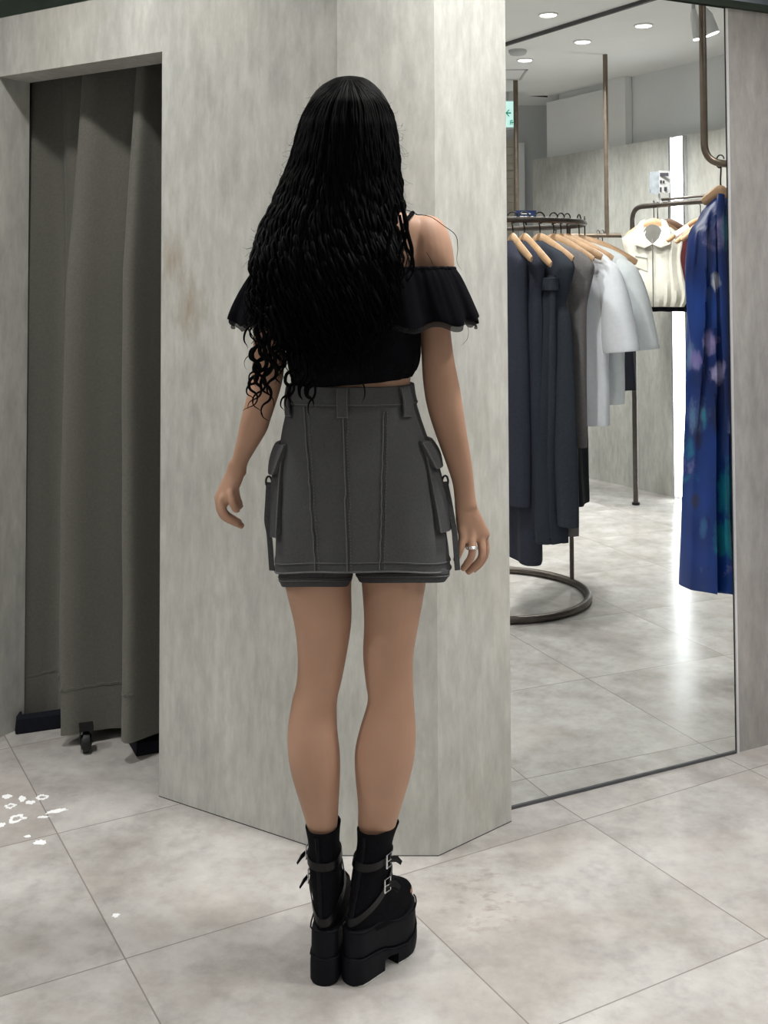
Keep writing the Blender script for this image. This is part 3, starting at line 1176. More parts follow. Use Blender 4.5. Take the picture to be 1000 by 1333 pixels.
TEE = [(0, .06, .06, .03), (.012, .09, .09, .05), (.045, .15, .155, .055), (.085, .195, .20, .055), (.13, .20, .20, .055), (.25, .20, .19, .06), (.5, .205, .185, .065), (.72, .21, .18, .065), (.735, .21, .178, .062)]
p, e = on_ring(-45)
garment('tee_shirt', 'front white short-sleeved shirt, hanging longest of the two', 'shirt', GG, p, e, ZN, TEE, 'white_cotton', [tee_sleeve(.19, 1), tee_sleeve(.19, -1)], (.014, 3, .6), seed=6)
p, e = on_ring(-30)
garment('tee_shirt', 'paler short-sleeved shirt at the right end of the round rack, wide sleeve outermost', 'shirt', GG, p, e, ZN,
        [(a * .9, b, c_, d) for a, b, c_, d in TEE], 'pale_cotton', [tee_sleeve(.20, 1), tee_sleeve(.19, -1)], (.012, 3, .1), seed=7)
p, e = on_ring(38)
garment('long_dress', 'long black dress at the back of the round rack, hem below the other clothes', 'dress', GG, p, e, ZN,
        [(0, .05, .05, .025), (.05, .14, .14, .045), (.10, .18, .18, .045), (.25, .15, .15, .045), (.7, .18, .19, .06), (1.15, .20, .21, .07), (1.17, .2, .2, .065)], 'black_wool', pleat=(.015, 3, .2), seed=8)
p, e = on_ring(-84)
garment('long_vest', 'long charcoal garment half hidden behind the pillar edge', 'vest', GG, p, e, ZN,
        [(0, .05, .05, .03), (.05, .15, .10, .05), (.10, .19, .13, .05), (.25, .16, .12, .05), (.6, .18, .13, .055), (1.0, .19, .13, .06), (1.02, .19, .13, .055)], 'navy_wool', pleat=(.01, 3, 1.4), seed=9)

# ---- small navy sign clipped on the ring
sp = Vector((atY(685, 283, 4.9).x, 4.9, 0))
t = empty('rack_sign', (sp.x, sp.y, RZ), 'small dark navy sign card standing on the round rack', 'sign', None, True)


def placard(t, pa, pb, Y, mat, th=0.004, tilt=0.0, name='card'):
    a, b = atY(pa[0], pa[1], Y), atY(pb[0], pb[1], Y + tilt)
    mb = MB()
    mb.extr([(a.x, a.y, b.z), (b.x, b.y, b.z + (pb[2] if len(pb) > 2 else 0)), (b.x, b.y, a.z + (pa[2] if len(pa) > 2 else 0)), (a.x, a.y, a.z)], (0, th, 0))
    return mb.build(name, mat, t, True, smooth=False)


def bars(t, lst, Y, mat, name, tilt=0.0, x0=0, x1=1):
    for (xa, ya, xb, yb) in lst:
        mb = MB()
        ka = Y + tilt * (xa - x0) / (x1 - x0) - .0015
        a, b = atY(xa, ya, ka), atY(xb, yb, ka)
        mb.obox((a.x, a.y, b.z), (b.x - a.x, 0, 0), (0, .001, 0), (0, 0, a.z - b.z))
        mb.build(name, mat, t, True, smooth=False)


placard(t, (671, 274), (698.5, 290), 4.9, 'navy_card')
bars(t, [(678, 277.6, 691, 278.8)], 4.9, 'card_white', 'small_caption')
bars(t, [(677, 281.2, 678.3, 284.3), (678.3, 281.2, 680.5, 282), (680.5, 281.2, 681.8, 284.3), (683, 281.2, 686, 282.1), (683, 283.4, 686, 284.3), (683, 281.2, 684, 284.3), (687.5, 281.2, 688.6, 284.3),
         (688.6, 283.4, 690, 284.3), (691.5, 281.2, 692.5, 284.3), (692.5, 281.2, 694.5, 282.1)], 4.9, 'card_white', 'large_caption')
mb = MB()
zc = atY(685, 290, 4.9).z
mb.tube([(sp.x, 4.905, RZ), (sp.x, 4.905, max(zc, RZ) + 0.02)], .004, 8)
mb.build('clip_stem', 'hook_metal', t, True)

# ---- ceiling hung rails
DR = 6.79
xr = [atY(px, 305, DR).x for px in (735, 790.5, 809)]
zr = atY(790, 306.5, DR).z
t = empty('hanging_rail', (xr[1], DR, zr), 'bronze rail hung from the ceiling by a long post behind the round rack', 'clothes rail', None, True)
mb = MB(); mb.tube([(xr[0], DR, zr), (xr[2], DR, zr)], 0.014, 10); mb.build('rail', 'bronze_pipe', t, True)
mb = MB(); mb.tube([(xr[1], DR, zr), (xr[1], DR, CEIL)], 0.0145, 12); mb.build('post', 'bronze_pipe', t, True)
mb = MB(); mb.tube([(xr[0] + .03, DR, zr), (xr[0] + .03, DR, CEIL)], 0.0145, 12)
RAILG = 'hangers on the ceiling hung rail'
hk = MB()
for k in range(7):
    px = 766 + k * 3.6
    x = atY(px, 305, DR).x
    pts = [(x + .012 * cos(a), DR + .018 * sin(a * .5), zr + .018 + .0 + .012 * sin(a)) for a in [PI * q / 8 for q in range(9)]]
# curly hanger hooks crowding the rail: two hangers with a black top
for px, lab, half in ((779, 'wooden hanger on the ceiling hung rail, second from its right end', .16), (784.5, 'wooden hanger on the ceiling hung rail, rightmost and holding a black top', .17)):
    x = atY(px, 305, DR).x
    hanger((x, DR), Vector((0.80, -0.6, 0)), zr + .014, half, lab, RAILG, drop=.10)
x = atY(784.5, 305, DR).x
garment('black_top', 'black top on the ceiling hung rail showing past the white sleeve', 'top', None, (x, DR), Vector((0.80, -0.6, 0)), zr - .075,
        [(0, .05, .05, .02), (.05, .12, .12, .04), (.12, .17, .175, .045), (.2, .17, .17, .045), (.5, .18, .185, .05), (.83, .19, .2, .05), (.84, .19, .2, .048)], 'black_wool', pleat=(.01, 3, .2), seed=11)

DP = 7.63
x = atY(672, 200, DP).x
zz = atY(672, 286, DP).z
t = empty('hanging_rail', (x, DP, zz), 'slim bronze post with a rail hung from the ceiling beside the exit sign', 'clothes rail', None, True)
mb = MB(); mb.tube([(x, DP, zz), (x, DP, CEIL)], 0.0165, 12); mb.build('post', 'bronze_pipe', t, True)
mb = MB(); mb.tube([(x - .5, DP, zz), (x + .02, DP, zz)], 0.014, 10); mb.build('rail', 'bronze_pipe', t, True)

# dark bar across the recess near the ceiling
YB = 8.3
a, b = atY(650, 119.5, YB), atY(713, 124, YB)
mb = MB(); mb.tube([a, b], .016, 8)
tag(mb.build('curtain_rail', 'black_metal', None, True), 'thin dark bar across the recess above the exit sign', 'rail')

# ---- green exit sign
YS = 8.1
a, b = atY(652, 132, YS), atY(670.5, 165.5, YS)
t = empty('exit_sign', (a.x, YS, b.z), 'green and white lit exit sign with an arrow at the pillar edge of the mirror', 'exit sign', None, True)
mb = MB(); mb.obox((a.x - .01, YS, b.z - .012), (b.x - a.x + .02, 0, 0), (0, .06, 0), (0, 0, a.z - b.z + .024)); mb.build('housing', 'grey_paint', t, True, smooth=False)
mb = MB(); mb.obox((a.x, YS - .004, b.z), (b.x - a.x, 0, 0), (0, .004, 0), (0, 0, a.z - b.z)); mb.build('lit_panel', 'sign_white', t, True, smooth=False)


def PX(x, y, Y):
    p = atY(x, y, Y)
    return (p.x, p.y, p.z)


mb = MB()
yy = YS - .006
mb.extr([PX(*q, yy) for q in ((658.2, 147), (662.2, 142.6), (663.8, 142.6), (660.8, 146.2), (665.6, 146.2), (665.6, 147.9), (660.8, 147.9), (663.8, 151.6), (662.2, 151.6))], (0, .001, 0))
mb.build('arrow', 'sign_green', t, True, smooth=False)
mb = MB()
for q in ((664, 156.5, 665, 162.5), (664, 159, 669.5, 160), (666.4, 156, 667.4, 162.5), (668.6, 156.5, 669.6, 162.5), (664, 156.5, 667, 157.4)):
    mb.extr([PX(*w_, yy) for w_ in ((q[0], q[1]), (q[2], q[1]), (q[2], q[3]), (q[0], q[3]))], (0, .001, 0))
mb.build('lettering', 'sign_green', t, True, smooth=False)
mb = MB(); mb.tube([((a.x + b.x) / 2, YS + .03, a.z), ((a.x + b.x) / 2, YS + .03, CEIL)], .012, 8); mb.build('stem', 'grey_paint', t, True)

# smoke detector
p = atZ(674, 65.5, CEIL)
mb = MB()
n = 24
rings = [[(p.x + r * cos(2 * PI * k / n), p.y + r * sin(2 * PI * k / n), z) for k in range(n)] for r, z in ((.055, CEIL - .0005), (.055, CEIL - .012), (.045, CEIL - .026), (.03, CEIL - .03))]
mb.rings(rings)
tag(mb.build('smoke_detector', 'grey_paint', None, True), 'small grey smoke detector on the reflected ceiling', 'smoke detector')

# ---- free standing straight rack with the cream vest
leg = atZ(828, 657)
zbar = atY(825, 270, leg.y).z
bdir = -LD
end = leg + bdir * 1.15
t = empty('straight_clothes_rack', (leg.x, leg.y, 0), 'freestanding bronze tube clothes rack with rounded corner before the reflected partition', 'clothes rack', None, True)
mb = MB()
mb.tube(arc_bend((leg.x, leg.y, 0.012), (leg.x, leg.y, zbar), (end.x, end.y, zbar), .09), .0155, 12)
mb.tube([(end.x, end.y, zbar), (end.x, end.y, .012)], .0155, 12)
mb.build('tube_frame', 'rack_metal', t, True)
for q in (leg, end):
    mb = MB(); mb.tube([(q.x - .0, q.y, 0.0), (q.x, q.y, .014)], .024, 12); mb.build('foot', 'black_rubber', t, True)
mb = MB()
m = leg + bdir * .25
m2 = leg + bdir * 1.0
mb.tube([(m.x, m.y, zbar + .03), (m2.x, m2.y, zbar + .03)], .008, 8)
mb.build('upper_bar', 'rack_metal', t, True)


def on_bar(px):
    """point of the straight rack's bar seen in pixel column px"""
    best = min(range(0, 1151), key=lambda k: abs((leg + bdir * (k / 1000)).x / (leg + bdir * (k / 1000)).y * F + CX - px))
    return leg + bdir * (best / 1000)


SRG = 'hangers on the straight rack'
vax = Vector((0.93, -0.37, 0)).normalized()
pv = on_bar(852)
hanger(pv, vax, zbar + .0155, .17, 'wooden hanger holding the cream zipped vest', SRG, hook_h=.10, drop=.085)


def vest_details(t, c, ax, pn, zt):
    pn2 = pn if pn.y < 0 else -pn
    mb = MB()
    cc = c + pn2 * .062 + ax * .0
    mb.tube([tuple(cc + Vector((0, 0, zt - .10)) + pn2 * .004), tuple(cc + Vector((0, 0, zt - .3)) + pn2 * .01), tuple(cc + Vector((0, 0, zt - .50)) + pn2 * .012)], .0035, 6)
    mb.build('zipper', 'silver', t, True)
    def cp(x, z, d):
        return c + ax * x + pn2 * d + Vector((0, 0, zt + z))
    # the open neck: lining seen inside, two turned-down collar leaves
    mb = MB()
    mb.extr([cp(.056 * sin(q), -.012 - .118 * (1 - cos(q)) * .5, .0575) for q in [2 * PI * k / 20 for k in range(20)]], pn2 * .004)
    mb.build('neck_lining', 'lining_grey', t, True, smooth=False)
    for s in (-1, 1):
        mb = MB()
        inn = [(.046, .020, .030), (.054, -.010, .050), (.054, -.050, .062), (.038, -.095, .066), (.003, -.130, .068)]
        out = [(.074, .010, .030), (.094, -.030, .050), (.106, -.080, .066), (.104, -.130, .072), (.046, -.152, .072)]
        mb.sheet([[cp(s * x, z, d) for x, z, d in inn], [cp(s * (x1 + x2) / 2, (z1 + z2) / 2, (d1 + d2) / 2 + .008) for (x1, z1, d1), (x2, z2, d2) in zip(inn, out)], [cp(s * x, z, d) for x, z, d in out]], .006)
        mb.build('collar', 'cream_satin', t, True)
    mb = MB()
    mb.extr([c + ax * x + pn2 * .060 + Vector((0, 0, zt + z)) for x, z in ((-.105, -.185), (-.035, -.20), (-.032, -.29), (-.10, -.265))], pn2 * .008)
    mb.extr([c + ax * x + pn2 * .066 + Vector((0, 0, zt + z)) for x, z in ((-.108, -.182), (-.034, -.197), (-.033, -.212), (-.107, -.197))], pn2 * .006)
    mb.build('chest_pocket', 'cream_satin', t, True, smooth=False)


VEST = [(.024, .085, .085, .035), (.032, .105, .105, .055), (.055, .14, .14, .06), (.085, .185, .19, .06), (.11, .188, .19, .06), (.2, .172, .175, .06), (.28, .175, .18, .065), (.4, .20, .195, .075), (.46, .195, .19, .07), (.49, .178, .175, .06), (.50, .17, .17, .055)]
garment('zipped_vest', 'cream satin sleeveless zip vest with collar and chest pocket on the straight rack', 'vest', None, pv, vax, zbar - .105, VEST, 'cream_satin', pleat=(.012, 8, .3), seed=12, bend=0, strips=[vest_details])
for px, mat, lab, hlab, wd, L, back in ((869, 'brown_wool', 'dark brown top half hidden behind the cream vest collar', 'dark brown hanger right behind the cream vest', 'hanger_wood_dark', .48, .0),
                                       (884, 'black_wool', 'black top behind the cream vest, dark shoulder beside the blue dress', 'dark hanger left of the blue dress on the straight rack', 'hanger_wood_dark', .50, .0)):
    q = on_bar(px) + Vector((.0, .22, 0))
    hanger(q, vax, zbar + .0155, .12, hlab, SRG, wd, hook_h=.10, drop=.07)
    garment('folded_top', lab, 'top', None, q, vax, zbar - .115, [(0, .03, .03, .02), (.04, .09, .09, .03), (.08, .13, .13, .03), (.25, .13, .13, .03), (L, .14, .14, .03), (L + .01, .14, .14, .028)], mat, seed=13 + px, pleat=(.01, 3, .2))
q = on_bar(891) + Vector((.055, .14, 0))
garment('wine_top', 'wine red top between the cream vest and the blue dress', 'top', None, q, vax, zbar - .13, [(0, .03, .03, .02), (.04, .08, .08, .03), (.1, .10, .10, .035), (.3, .085, .085, .03), (.36, .10, .1, .03), (.37, .1, .1, .028)], 'wine_wool', seed=21)
for k, (px, mat, lab) in enumerate(((913, 'white_cotton', 'uppermost wooden hanger end poking out left of the blue dress, under a white sleeve'),
                                    (924, 'coral_cotton', 'middle wooden hanger end left of the blue dress beside a coral strap'),
                                    (932, 'white_cotton', 'lowest pale wooden hanger end left of the blue dress'))):
    tip = [(869, 314), (880, 316), (887, 313)][k]
    qb = on_bar(px)
    a = Vector(PX(*tip, qb.y - .03))
    b = Vector((qb.x, qb.y, zbar - .105))
    a2 = Vector((2 * b.x - a.x, 2 * b.y - a.y, a.z))
    t = empty('clothes_hanger', b, lab, 'hanger', SRG, True)
    mid = a * .5 + b * .5 + Vector((0, 0, .012))
    mid2 = a2 * .5 + b * .5 + Vector((0, 0, .012))
    mb = MB(); mb.tube(smooth_curve([a, mid, b, mid2, a2], 6), [.010] + [.0135] * 24, 10, flat=(Vector((0, 1, 0)), .6))
    mb.build('bar', 'hanger_wood', t, True)
    hk = [b, b + Vector((0, 0, .075))] + [b + Vector((0, .020 * cos(w_), .100 + .0185 * sin(w_))) for w_ in [-.5 * PI + q_ * 1.4 * PI / 10 for q_ in range(11)]]
    mb = MB(); mb.tube(hk, .0026, 7)
    mb.build('hook', 'hook_metal', t, True)
    if k < 2:
        s0_, s1_ = a.lerp(b, .22), a.lerp(b, .62)
        mb = MB(); mb.tube(smooth_curve([s0_, s0_.lerp(s1_, .5), s1_], 4), .0225 - .004 * k, 12)
        mb.build('draped_shoulder', mat, t, True)

# sign card above the straight rack
sy = on_bar(859).y - .02
a = PX(858, 266, sy)
t = empty('sign_holder', a, 'clear holder with a printed white card clipped above the straight rack', 'sign', None, True)
placard(t, (845.5, 224), (858.5, 252), sy, 'card_grey', .004, -.04, 'grey_photo_card')
placard(t, (858, 222), (872.5, 251), sy - .04, 'card_white', .004, .03, 'printed_card')
TX = [(859.2, 225, 870.6, 229.5), (859.2, 234.5, 862, 238.6), (862.8, 235, 865.4, 238.6), (859, 243.8, 861.6, 249.6), (864.6, 243.4, 868.6, 248.6)]
bars(t, TX, sy - .04, 'ink', 'printed_block', .03, 858, 872.5)
bars(t, [(846.5, 247, 857, 251)], sy - .003, 'ink', 'photo_base')
mb = MB(); mb.tube([PX(858, 252, sy), PX(858.5, 258, sy), PX(861, 262, sy), PX(860, 268, sy)], .008, 8); mb.build('clip', 'acrylic' if False else 'card_white', t, True)

# ---- blue dress on the bent brown pipe
DD = 3.8
pp_ = [atY(916, 4, DD), atY(916.5, 216, DD)]
xp, zl = atY(916, 120, DD).x, atY(930, 214, DD).z
rail_d = Vector((0.95, -0.31, 0)).normalized()
t = empty('pipe_rail', (xp, DD, zl), 'thick brown metal pipe rail bending out of the ceiling above the blue dress', 'clothes rail', None, True)
mb = MB()
mb.tube(arc_bend((xp, DD, CEIL), (xp, DD, zl), (xp + rail_d.x * .9, DD + rail_d.y * .9, zl), .075, 14), .0125, 14)
mb.build('bent_pipe', 'bronze_pipe', t, True)
dc = Vector((xp, DD, 0)) + rail_d * ((atY(936, 214, DD).x - xp) / rail_d.x)
dax = Vector((0.94, 0.34, 0)).normalized()
ZD = zl - 0.075
hanger(dc, dax, zl + .0125, .05, 'wooden hanger inside the neckline of the blue floral dress', 'hangers on the brown pipe rail', hook_h=.095, drop=.035)
garment('maxi_dress', 'long blue floral sleeveless dress hanging at the right edge of the mirror', 'dress', None, dc, dax, zl - .118,
        [(0, .025, .05, .02), (.03, .05, .08, .045), (.075, .085, .11, .05), (.12, .115, .13, .055), (.2, .128, .14, .06), (.35, .125, .15, .07), (.7, .122, .17, .08), (1.0, .132, .19, .09), (1.15, .14, .20, .095), (1.285, .147, .21, .10), (1.295, .145, .21, .098)],
        'blue_floral_chiffon', pleat=(.030, 9, .3), seed=31, bend=0.0)
mb = MB()
# loose chiffon tie at the neckline
tp = [dc + dax * -.02 + Vector((0, -.06, zl - .11)), dc + dax * -.03 + Vector((0, -.075, zl - .2)), dc + dax * -.025 + Vector((0, -.085, zl - .5)), dc + dax * -.015 + Vector((0, -.10, zl - .9))]
mb.tube(smooth_curve(tp, 8), .012, 8, flat=(Vector((0, 1, 0)), .3))
root = [o for o in bpy.data.objects if o.name.startswith('maxi_dress')][0]
mb.build('neck_tie', 'blue_floral_chiffon', root, True)

# ---- spotlights near the pipe
for k, (pa, pb, lab) in enumerate((((903, 12), (907.5, 52), 'slim clear spotlight left of the brown pipe near the mirror top'),
                                   ((915, 12), (928, 45), 'clear spotlight right of the brown pipe near the mirror top'))):
    Ya = 4.6
    a, b = Vector(PX(*pa, Ya)), Vector(PX(*pb, Ya))
    t = empty('spotlight', a, lab, 'spotlight', None, True)
    d = (b - a).normalized()
    r = .016 if k == 0 else .030
    mb = MB(); mb.tube([a, a + d * .03, b - d * .004], [r * .6, r, r], 16); mb.build('barrel', 'panel_paint', t, True)
    mb = MB(); mb.tube([b - d * .004, b], r * .92, 16); mb.build('lit_face', 'lamp_lens', t, True, smooth=False)
    mb = MB(); mb.tube([a, (a.x, a.y, CEIL)], .008, 8); mb.build('stem', 'grey_paint', t, True)

# ---- tall LED strip at the end of the partition
ea, eb = on_east(883, 640, -0.004), on_east(899, 640, -0.004)
d = (eb - ea)
t = empty('light_strip', ea + d * .5, 'tall bright white vertical light strip on the partition left of the blue dress', 'light strip', None, True)
mb = MB()
mb.prism([p.xy for p in (ea, eb, eb - TD * .02, ea - TD * .02)], 0.02, ZP - .01)
mb.build('diffuser', 'led_white', t, True, smooth=False)
mb = MB()
for q0, q1 in ((ea - d * .14, ea - d * .005), (eb + d * .005, eb + d * .14)):
    mb.prism([p.xy for p in (q0, q1, q1 - TD * .028, q0 - TD * .028)], 0.0, ZP - .004)
mb.build('side_profile', 'silver', t, True, smooth=False)

# ------------------------------------------------------------------ THE WOMAN
WY = 2.20
heelL, heelR = atZ(421, 1281), atZ(455, 1281)
person = empty('person', (atZ(455, 1275).x, atZ(455, 1275).y, 0),
               'woman seen from behind with long black hair, black off-shoulder top and grey denim skirt', 'person')


YO = 0.045


def patY(x, y, Y):
    return atY(x, y, Y + YO)


def sec(py, xl, xr, Y, hd):
    a, b = patY(xl, py, Y), patY(xr, py, Y)
    m = (a + b) / 2
    return (m.x, Y + YO, m.z, (b.x - a.x) / 2, hd)


def sect(lst, n=5):
    return catmull([sec(*s) for s in lst], n)


def oval(s, N=28, e=2.15, grow=0.0):
    x, y, z, a, b = s
    k = 2 / e
    out = []
    for i in range(N):
        t = 2 * PI * i / N
        ct, st = cos(t), sin(t)
        out.append((x + (a + grow) * math.copysign(abs(ct) ** k, ct), y + (b + grow) * math.copysign(abs(st) ** k, st), z))
    return out


def loft(mb, lst, n=5, N=28, e=2.1, grow=0.0, mi=0):
    mb.rings([oval(s, N, e, grow) for s in sect(lst, n)][::-1], mi)


TORSO = [(243, 436, 484, 2.205, .046), (258, 430, 489, 2.20, .050), (268, 420, 500, 2.198, .056), (276, 400, 522, 2.197, .06), (283, 376, 548, 2.196, .066), (296, 362, 564, 2.197, .076), (320, 362, 562, 2.20, .088),
         (350, 369, 556, 2.203, .096), (390, 374, 549, 2.205, .100), (430, 377, 545, 2.207, .098), (470, 382, 539, 2.21, .088), (500, 384, 534, 2.212, .083), (530, 381, 538, 2.214, .088),
         (570, 372, 548, 2.215, .098), (620, 367, 558, 2.212, .106), (665, 365, 562, 2.212, .108), (700, 367, 561, 2.214, .102), (728, 372, 556, 2.216, .085)]
LEGL = [(690, 368, 462, 2.214, .094), (715, 367, 460, 2.213, .090), (740, 368, 458.5, 2.211, .084), (768, 373, 457.6, 2.208, .076), (810, 383, 457.6, 2.202, .066), (852, 387.5, 451.5, 2.197, .058), (888, 386, 444.5, 2.192, .053),
        (913, 380, 439, 2.187, .052), (950, 374.5, 439.3, 2.180, .056), (978, 375, 442.5, 2.178, .056), (1006, 379.5, 443, 2.180, .052), (1048, 392, 441, 2.188, .042), (1078, 401, 439, 2.197, .033),
        (1092, 404, 436, 2.200, .028), (1110, 409, 432, 2.204, .022), (1135, 410, 432, 2.206, .020)]
LEGR = [(690, 462, 562, 2.214, .094), (715, 463, 560, 2.213, .090), (740, 468, 557, 2.211, .084), (768, 471.6, 553, 2.208, .076), (810, 474, 545.5, 2.202, .066), (852, 472.5, 538.5, 2.197, .058), (888, 476, 538, 2.192, .053),
        (913, 478.5, 539, 2.187, .052), (950, 468, 541.5, 2.180, .056), (978, 462, 540.5, 2.178, .056), (1006, 462.3, 535.5, 2.180, .052), (1048, 466, 523, 2.188, .042), (1078, 466, 514, 2.197, .033),
        (1092, 470, 508, 2.200, .028), (1110, 475, 501, 2.204, .022), (1135, 477, 499, 2.206, .020)]
ARMR = [(280, 552, 560, 2.197, .012), (285, 532, 572, 2.197, .036), (295, 524, 580, 2.197, .050), (312, 520, 587, 2.198, .060), (335, 522, 591, 2.20, .063), (365, 535, 592, 2.202, .050), (400, 547, 589, 2.203, .038), (430, 547, 587, 2.203, .034),
        (470, 549, 592, 2.202, .033), (500, 551, 598, 2.20, .033), (530, 556, 603, 2.20, .033), (561, 565.5, 607.5, 2.203, .031), (600, 579.5, 614, 2.208, .026), (625, 588, 617, 2.212, .022), (643, 591, 618.5, 2.214, .020), (660, 592, 622, 2.216, .020)]
ARML = [(280, 362, 370, 2.197, .012), (285, 352, 392, 2.197, .036), (295, 344, 400, 2.197, .050), (312, 337, 404, 2.198, .060), (335, 333, 402, 2.20, .063), (365, 331, 388, 2.202, .050), (400, 330, 376, 2.203, .038), (430, 330, 373, 2.203, .034),
        (470, 329, 371, 2.202, .033), (500, 325.5, 367, 2.20, .033), (525, 319, 359.5, 2.20, .033), (546, 313.5, 352.5, 2.202, .032), (562, 310.5, 347, 2.205, .030), (590, 304, 330, 2.21, .024), (605, 300.5, 322, 2.214, .021), (618, 298, 321, 2.216, .020)]


def PP(x, y, Y):
    return patY(x, y, Y)


def finger(mb, pts, r0, r1):
    """pts: (px, py, Y) knuckle to tip"""
    q = catmull([tuple(PP(*p)) for p in pts], 6)
    n = len(q)
    rad = []
    for i in range(n):
        t = i / (n - 1)
        r = r0 + (r1 - r0) * t
        r *= 1 + .06 * math.exp(-((t - .36) / .06) ** 2) + .05 * math.exp(-((t - .70) / .05) ** 2)
        if i == n - 1:
            r *= .55
        rad.append(r)
    # rounded tip
    d = (Vector(q[-1]) - Vector(q[-2])).normalized()
    q.append(tuple(Vector(q[-1]) + d * rad[-1] * .5))
    rad.append(rad[-1] * .4)
    mb.tube(q, rad, 12)


def palm(mb, secs, N=20):
    """secs: centre px, py, Y, half-width along dir, half-thickness, dir"""
    rings = []
    rows = catmull([tuple(PP(s[0], s[1], s[2])) + (s[3], s[4], s[5], s[6]) for s in secs], 5)
    for (x, y, z, hw, ht, ang, tl) in rows:
        ax = Vector((cos(ang), sin(ang), 0))
        pn = Vector((-ax.y, ax.x, 0))
        rings.append([tuple(Vector((x, y, z)) + ax * (hw * cos(2 * PI * k / N)) + pn * (ht * math.copysign(abs(sin(2 * PI * k / N)) ** .8, sin(2 * PI * k / N))) + Vector((0, 0, tl * cos(2 * PI * k / N)))) for k in range(N)])
    mb.rings(rings[::-1])


def boot_frame(heel, ang, lean=0.0, sy=1.0):
    """local (lateral, forward, up) to world; ang turns the toes to the right"""
    fx = Vector((cos(ang), -sin(ang), 0))
    fy = Vector((sin(ang), cos(ang), 0))

    def fn(x, y, z):
        return heel + fx * x + fy * (y * sy) + Vector((lean * max(0, z - .12), 0, z))
    return fn


BL = boot_frame(Vector((heelL.x, heelL.y - .002, 0)), math.radians(8), -.05, .9)
BR = boot_frame(Vector((heelR.x, heelR.y + .002, 0)), math.radians(40), .175, .88)


